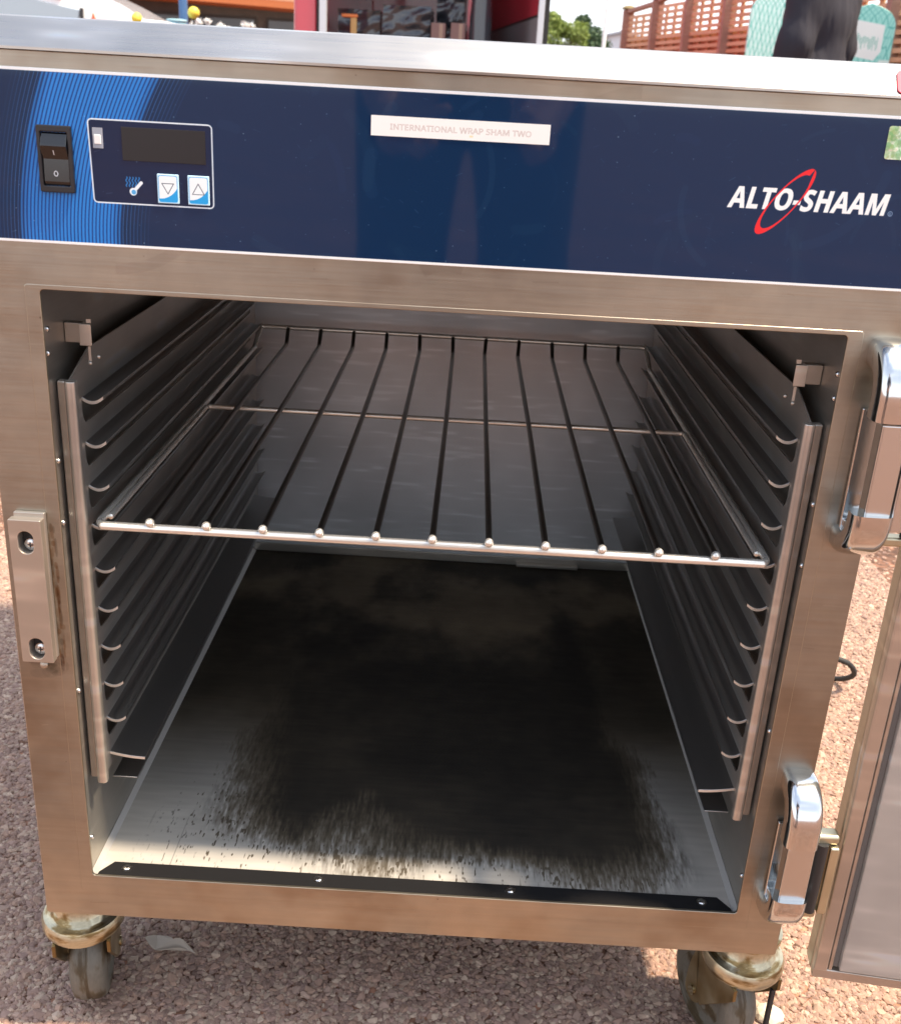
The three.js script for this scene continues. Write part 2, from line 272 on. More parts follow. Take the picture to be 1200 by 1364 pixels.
  mesh('display_window', span(-0.2130, -0.1588, 0.7776, 0.7982, Z - 0.0002, Z + 0.0004, 0.0002), phy({ color: lin(0.010, 0.009, 0.011), roughness: 0.35 }), panel);
  mesh('indicator_lamp', [span(-0.2318, -0.2252, 0.7842, 0.7968, Z - 0.0002, Z + 0.0003, 0.0001)], std({ color: lin(0.33, 0.36, 0.42), roughness: 0.4 }), panel);
  mesh('lamp_lens', [span(-0.2308, -0.2264, 0.7868, 0.7925, Z + 0.0001, Z + 0.0008, 0.0003)], std({ color: lin(0.85, 0.85, 0.84), roughness: 0.3 }), panel);
  const btn = (up) => ctex(128, 176, (c, w, h) => {
    const rp = (m, r) => { c.beginPath(); c.moveTo(m + r, m); c.arcTo(w - m, m, w - m, h - m, r); c.arcTo(w - m, h - m, m, h - m, r); c.arcTo(m, h - m, m, m, r); c.arcTo(m, m, w - m, m, r); c.closePath(); };
    c.fillStyle = '#bfe6fb'; c.fillRect(0, 0, w, h); rp(8, 14); c.fillStyle = '#18a0e4'; c.fill(); c.save(); rp(11, 12); c.clip(); c.fillStyle = '#eef6f8'; c.beginPath(); c.ellipse(14, 10, 122, 138, 0, 0, 7); c.fill(); c.restore();
    c.strokeStyle = '#66707c'; c.lineWidth = 5; c.lineJoin = 'round'; c.beginPath(); const y0 = up ? 112 : 56, y1 = up ? 48 : 118; c.moveTo(28, y0); c.lineTo(98, y0); c.lineTo(63, y1); c.closePath(); c.stroke();
  });
  for (const [x0, up] of [[-0.1912, false], [-0.1712, true]]) {
    const g = new RoundedBoxGeometry(0.0142, 0.0185, 0.0012, 2, 0.0005); g.translate(x0 + 0.0071, 0.7612, Z + 0.0002); const u = uvm(g), p = u.attributes.position, uv = u.attributes.uv; for (let i = 0; i < p.count; i++) uv.setXY(i, (p.getX(i) - x0) / 0.0142, (p.getY(i) - 0.75195) / 0.0185);
    mesh('arrow_button', u, phy({ map: btn(up), roughness: 0.3 }), panel).userData.label = up ? 'up arrow button' : 'down arrow button';
  }
  // stuck-on labels
  const lab = ctex(1024, 112, (c, w, h) => { c.fillStyle = '#f1f2ee'; c.fillRect(0, 0, w, h); c.strokeStyle = '#b5a5a0'; c.lineWidth = 1.6; c.font = '44px sans-serif'; const t = 'INTERNATIONAL WRAP SHAM TWO', m = c.measureText(t).width; c.save(); c.translate(108, 74); c.scale(812 / m, 1); c.strokeText(t, 0, 0); c.restore(); c.fillStyle = 'rgba(235,205,120,0.5)'; c.fillRect(565, 84, 20, 10); });
  const lg2 = box(0.1145, 0.0122, 0.0004, 0.00525, 0.8077, Z + 0.0002); { const p = lg2.attributes.position, uv = lg2.attributes.uv; for (let i = 0; i < p.count; i++) uv.setXY(i, (p.getX(i) + 0.052) / 0.1145, (p.getY(i) - 0.8016) / 0.0122); }
  mesh('label_sticker', lg2, std({ map: lab, roughness: 0.6 }), panel).userData.label = 'white name label with faint grey capitals';
  const gst = ctex(256, 160, (c, w, h) => { c.fillStyle = '#e9eee0'; c.fillRect(0, 0, w, h); for (let i = 0; i < 90; i++) { c.fillStyle = `rgba(${rr(90, 170) | 0},${rr(150, 190) | 0},${rr(90, 130) | 0},${rr(0.15, 0.5)})`; c.beginPath(); c.ellipse(rr(0, 90), rr(0, h), rr(4, 20), rr(4, 22), rr(0, 3), 0, 7); c.fill(); } });
  const gg = extr(rrect(0.2762, 0.308, 0.8046, 0.8246, 0.0016), 0.0004); { const p = gg.attributes.position, uv = gg.attributes.uv; for (let i = 0; i < p.count; i++) uv.setXY(i, (p.getX(i) - 0.2762) / 0.0318, (p.getY(i) - 0.8046) / 0.02); } gg.translate(0, 0, Z);
  mesh('label_sticker', gg, std({ map: gst, roughness: 0.5 }), panel).userData.label = 'pale green and white sticker at the right end';
}

// ---------------------------------------------------------------- inside the cabinet
const ZI = -0.707, WX = 0.279;
{
  const side = (s) => { const w = mesh('side_wall', span(s > 0 ? WX : -WX - 0.001, s > 0 ? WX + 0.001 : -WX, 0.184, 0.72, ZI - 0.001, -0.0028), M.liner, cab);
    for (const [y, z] of [[0.66, -0.013], [0.643, -0.011], [0.562, -0.012], [0.513, -0.011], [0.366, -0.012], [0.221, -0.012]]) mesh('rivet', new THREE.SphereGeometry(0.0022, 10, 6).translate(s * (WX - 0.0002), y, z), M.screw, w); };
  side(-1); side(1);
  mesh('back_wall', span(-WX + 0.0001, WX - 0.0001, 0.184, 0.72, ZI - 0.001, ZI), std({ color: lin(0.64, 0.68, 0.73), metalness: 0.5, roughness: 0.50, roughnessMap: brushR, map: dtex(512, 512, (u, v) => { const k = 0.78 + 0.22 * fbm(u, v, 5, 5, 4, 131) + 0.5 * Math.pow(fbm(u, v, 12, 120, 2, 133), 8); return [k, k, k]; }, true, [1.7, 1.7]) }), cab);
  mesh('back_skirting', [span(-WX + 0.002, WX - 0.002, 0.187, 0.199, ZI + 0.0003, ZI + 0.003, 0.001), span(0.11, 0.2, 0.1875, 0.1925, ZI + 0.003, ZI + 0.012, 0.001)], M.liner, cab);
  mesh('liner_ceiling', span(-WX + 0.0001, WX - 0.0001, 0.7101, 0.7111, ZI + 0.0001, -0.0028), M.ceil, cab);
  // floor plate: bare steel edges, burnt black in the middle
  const soot = (u, v) => {                                     // u across, v from the front to the back
    const x = (u - 0.5) * 2 * WX, z = v * 0.70;
    const big = fbm(u, v, 5, 5, 4, 81) - 0.5, fib = fbm(u, v, 230, 42, 2, 83) - 0.5, fine = fbm(u, v, 380, 130, 2, 85) - 0.5, ax = Math.abs(x);
    const left = sst(0.262 - 0.035 * sst(0.2, 0.02, z), 0.110, -x + big * 0.08 - 0.03 * sst(0.12, 0.5, z)), right = sst(0.268, 0.17, x + big * 0.08);
    const front = sst(0.004, 0.118, z + big * 0.13 + 0.03 * sst(0.0, 0.17, x) - 0.02 * sst(0.05, 0.2, -x));
    const core = left * right * front;
    const grain = (0.95 * fib + 0.55 * fine) * (1 - 0.75 * core) * (0.45 + 0.55 * sst(0.26, 0.08, z));
    let m = clamp(Math.pow(core, 0.85) * 1.08 + grain * 0.85 * sst(0.02, 0.25, core) * (1 - sst(0.75, 1, core)));
    const grey = sst(0.36, 0.54, z) * sst(0.17, 0.02, Math.abs(x - 0.02)) * clamp(0.25 + 2.2 * (fbm(u, v, 9, 9, 5, 91) - 0.42));
    m *= 1 - 0.30 * clamp(grey); m = Math.max(m, clamp(0.86 * sst(0.07, 0.36, z) + 0.35 * big * sst(0.02, 0.2, z)));
    const rag = sst(0.70, 0.86, fbm(u, v, 300, 110, 2, 97) + 0.17 * (fbm(u, v, 14, 14, 3, 98) - 0.45) + 0.10 * sst(0.0, 0.25, core)) * sst(0.22, 0.1, z) * sst(0.265, 0.20, ax) * 0.7;
    const scr = sst(0.74, 0.90, fbm(u, v, 170, 9, 2, 95)) * sst(0.30, 0.02, z) * sst(0.27, 0.18, ax) * 0.5;
    return clamp(Math.max(m, rag, scr));
  };
  const W = 1600, H = 1100, sm = new Float32Array(W * H); for (let j = 0; j < H; j++) for (let i = 0; i < W; i++) sm[j * W + i] = soot(i / W, j / H);
  const at = (u, v) => sm[Math.min(H - 1, (v * H) | 0) * W + Math.min(W - 1, (u * W) | 0)];
  const fmap = dtex(W, H, (u, v) => { const m = at(u, v), n = fbm(u, v, 40, 40, 3, 99), b = 0.76 + 0.08 * fbm(u, v, 12, 160, 2, 5); const k = b * Math.pow(1 - m, 1.15) + m * (0.085 + 0.05 * n + 0.13 * Math.pow(fbm(u, v, 6, 7, 5, 101), 2) + 0.05 * fbm(u, v, 18, 200, 2, 103) + 0.24 * sst(0.42, 0.72, v) * sst(0.4, 0.7, fbm(u, v, 7, 6, 5, 107))), w = sst(0.2, 0.9, m); return [k, k * (0.985 - 0.09 * w), k * (0.95 - 0.22 * w)]; }, true);
  const fmr = dtex(W, H, (u, v) => { const m = at(u, v), n = fbm(u, v, 30, 90, 3, 61); return [0, 0.58 + 0.16 * m + 0.10 * (n - 0.5), 0.50 - 0.28 * m]; }, false);
  fmap.wrapS = fmap.wrapT = fmr.wrapS = fmr.wrapT = THREE.ClampToEdgeWrapping;
  const fg = box(2 * WX - 0.0004, 0.001, 0.7037, 0, 0.1855, -0.0028 - 0.35185); { const p = fg.attributes.position, uv = fg.attributes.uv; for (let i = 0; i < p.count; i++) uv.setXY(i, (p.getX(i) + WX) / (2 * WX), (-0.0028 - p.getZ(i)) / 0.7037); }
  mesh('floor_plate', fg, std({ map: fmap, roughnessMap: fmr, metalnessMap: fmr, metalness: 1, roughness: 1, bumpMap: brushB, bumpScale: 0.00005 }), cab);
  for (const s of [-1, 1]) { const g = new THREE.BoxGeometry(0.0011, 0.0060, 0.700); g.rotateZ(-s * Math.PI / 4); g.translate(s * (WX - 0.0022), 0.1879, -0.0045 - 0.350); mesh('floor_fold', uvm(g), M.fold, cab); }
  // dark threshold strip with its screws
  const ts = poly([[-0.2735, -0.003], [0.2735, -0.003], [0.2735, -0.008], [0.264, -0.0215], [-0.264, -0.0215], [-0.2735, -0.008]]);
  const tg = extr(ts, 0.0016, 0.0004, 1); tg.rotateX(Math.PI / 2); tg.translate(0, 0.1878, 0);
  const th = mesh('threshold_strip', tg, M.dark, cab);
  for (const x of [-0.251, -0.084, 0.083, 0.249]) { const g = new THREE.SphereGeometry(0.0034, 14, 8, 0, 6.2832, 0, 1.2); g.scale(1, 0.6, 1); g.translate(x, 0.1876, -0.0140); mesh('screw', [g, cyl(0.0046, 0.0046, 0.0005, x, 0.1882, -0.0140)], M.screw, th); }
  // side racks hung on clips
  const LY = [0.604, 0.569, 0.534, 0.5015, 0.464, 0.429, 0.394, 0.359, 0.325, 0.289];
  for (const s of [-1, 1]) {
    const sh = new THREE.Shape(); sh.moveTo(0.016, 0.277); sh.lineTo(0.690, 0.250); sh.lineTo(0.690, 0.637); sh.lineTo(0.06, 0.637); sh.lineTo(0.016, 0.6215); sh.closePath();
    for (const y of LY) { const h = new THREE.Path(); h.moveTo(0.038, y - 0.0005); h.lineTo(0.038, y - 0.011); h.quadraticCurveTo(0.039, y - 0.0215, 0.048, y - 0.0215); h.lineTo(0.655, y - 0.0215); h.lineTo(0.664, y - 0.010); h.lineTo(0.664, y - 0.0005); h.closePath(); if (y > 0.30) sh.holes.push(h); }
    const g = extr(sh, 0.0011); g.rotateY(Math.PI / 2); g.translate(s * 0.268 - 0.00055, 0, 0);
    const rk = mesh('side_rack', uvm(g), M.rack, cab);
    mesh('front_channel', [(() => { const c = rrect(0, 0.0085, -0.009, 0, 0.0035); const e = extr(c, 0.3445, 0.0006, 2); e.rotateX(-Math.PI / 2); e.translate(s > 0 ? 0.2622 : -0.2707, 0.277, -0.0215); return e; })(), span(s > 0 ? 0.2715 : -0.2778, s > 0 ? 0.2778 : -0.2715, 0.2775, 0.6210, -0.026, -0.019, 0.0015)], M.bright, rk);
    LY.forEach((y, i) => {
      const wide = i === 9 ? 0.014 : 0, pts = [], n = 8;
      for (let k = 0; k <= n; k++) { const t = k / n; pts.push([0.2695 - t * (0.0178 + wide), y + 0.0042 * Math.pow(2 * (t * (wide ? 0.5 : 1)) - 1, 2) - 0.003]); }
      const prof = poly([...pts, ...pts.slice().reverse().map(([a, b]) => [a, b - 0.0027])]);
      const e = extr(prof, 0.625, 0.0002, 1); e.translate(0, 0, -0.665); if (s < 0) { e.scale(-1, 1, 1); const ix = e.attributes.position; for (let q = 0; q < ix.count; q += 3) for (const a of ['position', 'normal', 'uv']) { const t = e.attributes[a], c = t.itemSize; for (let w = 0; w < c; w++) { const v = t.array[(q + 1) * c + w]; t.array[(q + 1) * c + w] = t.array[(q + 2) * c + w]; t.array[(q + 2) * c + w] = v; } } }
      mesh('shelf_ledge', uvm(e), [M.tip, M.ledge], rk);
    });
    { const p = rrect(0, 0.020, -0.68, -0.042, 0.008), e = extr(p, 0.0012, 0.0003, 1); e.rotateX(Math.PI / 2); e.scale(1, 1, -1); const g2 = span(s > 0 ? 0.2475 : -0.2690, s > 0 ? 0.2690 : -0.2475, 0.259, 0.2602, -0.66, -0.046, 0.0006); mesh('shelf_ledge', g2, M.ledge, rk); }
    // clip that the rack hangs on
    const cl = mesh('hanger_clip', [span(s > 0 ? 0.257 : -0.266, s > 0 ? 0.266 : -0.257, 0.643, 0.659, -0.0405, -0.0392, 0.0005), span(s > 0 ? 0.266 : -0.2788, s > 0 ? 0.2788 : -0.266, 0.6435, 0.6585, -0.0530, -0.0450, 0.0008)], M.bright, cab);
    mesh('hook', [span(s > 0 ? 0.2585 : -0.2605, s > 0 ? 0.2605 : -0.2585, 0.630, 0.6425, -0.0425, -0.0405), span(s > 0 ? 0.2575 : -0.261, s > 0 ? 0.261 : -0.2575, 0.6595, 0.6625, -0.044, -0.0415), new THREE.SphereGeometry(0.0018, 8, 6).translate(s * 0.2595, 0.630, -0.0405), new THREE.SphereGeometry(0.0018, 8, 6).translate(s * 0.2545, 0.634, -0.045)], M.bright, cl);
  }
}
// wire shelf resting on the fourth ledges
{
  const sh = thing('wire_shelf', 'chrome wire shelf slid into the cabinet on its side ledges', 'shelf', [0, 0.5095, -0.018]);
  const hw = 0.2550, R = 0.0035;
  mesh('shelf_frame', [bent([[-hw + 0.004, 0, 0], [hw - 0.004, 0, 0]], R, 0.001, 2, 12), bent([[-hw + 0.004, 0, 0], [-hw - 0.001, 0, -0.006], [-hw - 0.001, 0, -0.607], [-0.2525, 0.0225, -0.634], [-0.246, 0.0225, -0.6345]], R * 0.9, 0.004, 2, 10), bent([[hw - 0.004, 0, 0], [hw + 0.001, 0, -0.006], [hw + 0.001, 0, -0.607], [0.2525, 0.0225, -0.634], [0.246, 0.0225, -0.6345]], R * 0.9, 0.004, 2, 10), bent([[-0.247, 0.0225, -0.6345], [0.247, 0.0225, -0.6345]], R * 0.9, 0.001, 2, 10)], M.wire, sh);
  mesh('support_wire', bent([[-hw + 0.0035, -0.0002, -0.02], [-0.2515, -0.0003, -0.332], [0.2515, -0.0003, -0.332], [hw - 0.0035, -0.0002, -0.02]], R * 0.8, 0.006, 2, 10), M.wire, sh);
  for (let i = -5; i <= 5; i++) { const x = i * 0.0428; const cw = mesh('cross_wire', bent([[x, 0.0058, 0.0035], [x * 1.003 + rr(-0.0012, 0.0012), 0.0050, -0.30], [x * 1.005 + rr(-0.0010, 0.0010), 0.0052, -0.612], [x * 1.010, 0.0212, -0.6305]], 0.0026, 0.005, 2, 10), M.wireDark, sh); mesh('wire_tip', new THREE.SphereGeometry(0.0036, 12, 8).translate(x, 0.0060, 0.0038), M.wire, cw); }
}
// ---------------------------------------------------------------- latch strike, hinges, door
{
  const sx = -0.2992, hole = (y) => { const p = new THREE.Path(); const r = 0.0058, h = 0.0032; p.absarc(sx, y + h, r, 0, Math.PI); p.absarc(sx, y - h, r, Math.PI, 2 * Math.PI); p.closePath(); return p; };
  const plate = (x0, x1, y0, y1, d, z) => { const s = rrect(x0, x1, y0, y1, 0.001); s.holes.push(hole(0.5045), hole(0.4155)); const g = extr(s, d, 0.0005, 2); g.translate(0, 0, z); return g; };
  const strike = mesh('latch_strike', plate(-0.3112, -0.2868, 0.4035, 0.5225, 0.0062, 0.0042), M.bright.clone(), cab); strike.material.color = lin(0.60, 0.56, 0.52); strike.material.roughness = 0.42;
  mesh('shim_plate', plate(-0.3092, -0.2862, 0.405, 0.5260, 0.0028, 0.0009), M.bright, strike);
  mesh('slot_backing', span(-0.3075, -0.290, 0.406, 0.514, 0.0007, 0.0013), M.black, strike);
  for (const [x, y] of [[-0.2978, 0.5010], [-0.2982, 0.4128]]) {
    const g = new THREE.SphereGeometry(0.0046, 18, 8, 0, 6.2832, 0, 1.25); g.scale(1, 0.45, 1); g.rotateX(Math.PI / 2); g.translate(x, y, 0.0045);
    const s = mesh('screw', [g, cyl(0.0046, 0.0046, 0.004, x, y, 0.0032, 'z')], M.screw, strike);
    mesh('screw', [span(x - 0.0021, x + 0.0021, y - 0.0005, y + 0.0005, 0.0050, 0.00665), span(x - 0.0005, x + 0.0005, y - 0.0021, y + 0.0021, 0.0050, 0.0067)], M.black, strike).name = 'screw_slot';
  }
  const rv = new THREE.SphereGeometry(0.0034, 12, 8); rv.scale(1, 1, 0.7); rv.translate(-0.2985, 0.3965, 0.0018); mesh('stud', rv, M.steel, cab);

  function sweptCap(pts, hw, ht) {                            // rounded bar swept along a bend in the y-z plane
    const cv = new THREE.CatmullRomCurve3(pts.map(([z, y]) => new THREE.Vector3(0, y, z))), n = 26, m = 36, pos = [], idx = [];
    for (let i = 0; i <= n; i++) {
      const p = cv.getPointAt(i / n), t = cv.getTangentAt(i / n), ny = t.z, nz = -t.y;
      for (let k = 0; k < m; k++) { const a = k / m * 2 * Math.PI, c = Math.cos(a), w = Math.sin(a), e = 0.5, X = Math.sign(c) * Math.pow(Math.abs(c), e) * hw, Y = Math.sign(w) * Math.pow(Math.abs(w), e + 0.1) * ht; pos.push(X, p.y + ny * Y, p.z + nz * Y); }
    }
    for (let i = 0; i < n; i++) for (let k = 0; k < m; k++) { const a = i * m + k, b = i * m + (k + 1) % m; idx.push(a, b, a + m, b, b + m, a + m); }
    for (const e of [0, n]) { const c0 = pos.length / 3, p = cv.getPointAt(e / n); for (let k = 0; k < m; k++) pos.push(pos[(e * m + k) * 3], pos[(e * m + k) * 3 + 1], pos[(e * m + k) * 3 + 2]); pos.push(p.x, p.y, p.z); for (let k = 0; k < m; k++) e ? idx.push(c0 + k, c0 + (k + 1) % m, c0 + m) : idx.push(c0 + (k + 1) % m, c0 + k, c0 + m); }
    const g = new THREE.BufferGeometry(); g.setAttribute('position', new THREE.Float32BufferAttribute(pos, 3)); g.setAttribute('uv', new THREE.Float32BufferAttribute(new Float32Array(pos.length / 3 * 2), 2)); g.setIndex(idx); g.computeVertexNormals(); g.translate(0.3046, 0, 0.0014); return g;
  }
  function hinge(y, upper, H = 0.155) {
    const top = [[-0.004, H - 0.0105], [0.008, H - 0.011], [0.0195, H - 0.0185], [0.0245, H - 0.030], [0.0252, H - 0.042], [0.0252, H - 0.050]], bot = [[-0.004, 0.0085], [0.008, 0.0085], [0.020, 0.0145], [0.0265, 0.025], [0.0275, 0.034], [0.0275, 0.038]];
    const px0 = upper ? 0.2985 : 0.2950, p = mesh('hinge', [span(px0, 0.3168, 0.031, H - 0.0518, 0.0205, 0.0335, 0.0016), ...(upper ? [span(0.3176, 0.3300, 0.026, H - 0.043, 0.0205, 0.0340, 0.0016)] : [])], M.chrome.clone(), cab);
    p.material.roughness = 0.24; p.position.y = y;
    mesh('end_cap', sweptCap(top, 0.0136, 0.0112), M.chrome, p); mesh('end_cap', sweptCap(bot, 0.0142, 0.0092), M.chrome, p);
    mesh('inner_leaf', [span(0.2945, 0.312, 0.014, H - 0.049, 0.0012, 0.0045, 0.001), span(0.296, 0.309, 0.0165, 0.024, 0.004, 0.018, 0.002)], M.chrome, p);
    mesh('pin', [cyl(0.0052, 0.0052, H - 0.072, upper ? 0.337 : 0.3262, 0.018 + (H - 0.072) / 2, 0.0205, 'y', 18)], M.black, p);
    mesh('door_leaf', [span(upper ? 0.343 : 0.3325, upper ? 0.352 : 0.3405, 0.016, H - 0.057, 0.0125, 0.0235, 0.002), span(0.3180, upper ? 0.348 : 0.3400, H - 0.056, H - 0.047, 0.008, 0.021, 0.003), span(0.3180, upper ? 0.345 : 0.3330, 0.010, 0.017, 0.010, 0.021, 0.002)], M.zinc, p);
  }
  hinge(0.199, false, 0.140); hinge(0.535, true);

  // door folded back, its inner face towards the camera
  const door = mesh('door', [span(0, 0.60, 0, 0.553, -0.030, -0.010, 0.003)], M.steel, cab); door.position.set(0.3425, 0.1440, 0.0205); door.rotation.y = -0.115;
  mesh('edge_rim', [span(0.0005, 0.0118, 0.0075, 0.550, -0.0102, -0.0012, 0.0022), span(0.0125, 0.0160, 0.0075, 0.550, -0.0102, -0.0035, 0.0012), span(0.0005, 0.598, -0.0010, 0.0086, -0.0102, -0.0030, 0.0012)], M.bright.clone(), door).material.color = lin(0.58, 0.55, 0.52);
  mesh('door_seal', span(0.0162, 0.0205, 0.0115, 0.549, -0.0101, -0.0055), std({ color: lin(0.16, 0.145, 0.135), roughness: 0.7 }), door);
  mesh('inner_panel', [span(0.0207, 0.58, 0.0115, 0.545, -0.0102, 0.0, 0.0012)], M.frame, door).material = std({ color: lin(0.53, 0.54, 0.55), metalness: 0.6, roughness: 0.62, map: smudge });
  mesh('vent_slot', rrectMesh(0.0752, 0.0815, 0.043, 0.062), M.black, door);
  mesh('rust_patch', span(0.001, 0.018, -0.0012, 0.0012, -0.011, -0.0064, 0.0004), std({ color: lin(0.20, 0.07, 0.02), roughness: 0.9 }), door);
}
function rrectMesh(x0, x1, y0, y1) { const g = extr(rrect(x0, x1, y0, y1, (x1 - x0) * 0.45), 0.0006); g.translate(0, 0, 0.0001); return g; }
// ---------------------------------------------------------------- casters, power cord
function caster(x, z, swivel, brake) {
  const race = new THREE.LatheGeometry([[0.000, 0.147], [0.030, 0.1470], [0.030, 0.1425], [0.0240, 0.1405], [0.0255, 0.127], [0.0285, 0.1225], [0.0345, 0.1205], [0.0365, 0.1165], [0.0362, 0.1095], [0.0335, 0.1045], [0.029, 0.1035], [0.0, 0.1035]].map(([a, b]) => new THREE.Vector2(a, b)), 40);
  const c = mesh('caster', toCreasedNormals(race, 0.7), M.zinc, cab); c.position.set(x, 0, z); c.rotation.y = swivel;
  // axle 30 mm behind the swivel, local -z
  const fs = new THREE.Shape(); fs.moveTo(-0.034, 0.104); fs.lineTo(0.028, 0.104); fs.lineTo(0.028, 0.092); fs.quadraticCurveTo(0.012, 0.074, -0.016, 0.044); fs.absarc(-0.030, 0.050, 0.0125, -0.25, -Math.PI + 0.25, true); fs.quadraticCurveTo(-0.042, 0.08, -0.030, 0.104);
  const arm = (px) => { const g = extr(fs, 0.0022, 0.0006, 1); g.rotateY(-Math.PI / 2); g.translate(px + 0.0011, 0, 0); return g; };
  mesh('fork', [arm(-0.0235), arm(0.0235), span(-0.0235, 0.0235, 0.1005, 0.1038, -0.028, 0.022, 0.001)], M.zinc, c);
  const prof = [[0.010, -0.0165], [0.020, -0.0165], [0.022, -0.0145], [0.032, -0.0145], [0.034, -0.0168], [0.041, -0.0162], [0.0470, -0.0135], [0.0497, -0.007], [0.0498, -0.0022], [0.0484, 0], [0.0498, 0.0022], [0.0497, 0.007], [0.0470, 0.0135], [0.041, 0.0162], [0.034, 0.0168], [0.032, 0.0145], [0.022, 0.0145], [0.020, 0.0165], [0.010, 0.0165]].map(([a, b]) => new THREE.Vector2(a, b));
  const w = new THREE.LatheGeometry(prof, 44); w.rotateZ(Math.PI / 2); w.translate(0, 0.050, -0.030);
  const wm = mesh('wheel', w, phy({ color: lin(0.16, 0.15, 0.125), roughness: 0.5, map: dirt }), c);
  mesh('axle', [cyl(0.005, 0.005, 0.054, 0, 0.050, -0.030, 'x', 12), cyl(0.0085, 0.0085, 0.050, 0, 0.050, -0.030, 'x', 6)], M.zinc, c);
  if (brake) mesh('brake_lever', [span(0.020, 0.0245, 0.012, 0.088, 0.020, 0.024, 0.001)], M.black, c);
}
caster(-0.302, -0.036, 0.22, false); caster(0.301, -0.034, 0.36, true); caster(-0.285, -0.70, 0.5, false); caster(0.285, -0.70, 0.3, false);
mesh('power_cord', tube([[0.29, 0.36, ZB - 0.002], [0.33, 0.37, ZB - 0.03], [0.42, 0.26, ZB - 0.02], [0.58, 0.075, ZB + 0.06], [0.622, 0.060, ZB + 0.065], [0.640, 0.032, ZB + 0.05], [0.622, 0.007, ZB + 0.02], [0.55, 0.005, ZB - 0.03], [0.40, 0.005, ZB - 0.10], [0.2, 0.005, ZB - 0.05]], 0.0042, 90, 10, true), M.rubber, cab);
// litter on the tarmac
{
  const lf = new THREE.Shape(); lf.moveTo(-0.026, 0.001); lf.bezierCurveTo(-0.016, 0.012, -0.004, 0.010, 0.004, 0.003); lf.bezierCurveTo(0.012, 0.006, 0.02, 0.0, 0.030, -0.003); lf.bezierCurveTo(0.016, -0.005, 0.004, -0.008, -0.008, -0.006); lf.bezierCurveTo(-0.016, -0.006, -0.02, -0.003, -0.026, 0.001);
  const g = extr(lf, 0.0006); { const p = g.attributes.position; for (let i = 0; i < p.count; i++) p.setZ(i, p.getZ(i) + 0.004 * Math.sin(p.getX(i) * 130) + p.getY(i) * 0.35); } g.computeVertexNormals(); g.rotateX(-Math.PI / 2);
  const m = mesh('dry_leaf', g, std({ color: lin(0.42, 0.36, 0.30), roughness: 0.8 })); m.position.set(-0.250, 0.0095, -0.112); m.rotation.y = -0.15; tag(m, 'pale dry leaf on the shaded tarmac beside the left caster', 'leaf');
  const s = new THREE.IcosahedronGeometry(0.0125, 1), p = s.attributes.position; for (let i = 0; i < p.count; i++) { const k = 1 + 0.22 * (fbm(p.getX(i) * 40 + 0.5, p.getY(i) * 40 + p.getZ(i) * 23 + 0.5, 4, 4, 2, 5) - 0.5); p.setXYZ(i, p.getX(i) * k * 1.15, p.getY(i) * k * 0.65, p.getZ(i) * k); } s.computeVertexNormals();
  const st = mesh('pale_stone', s, std({ color: lin(0.62, 0.55, 0.42), roughness: 0.9 })); st.position.set(0.352, 0.006, -0.070); tag(st, 'cream stone lying on the sunlit tarmac beside the right caster', 'stone');
}
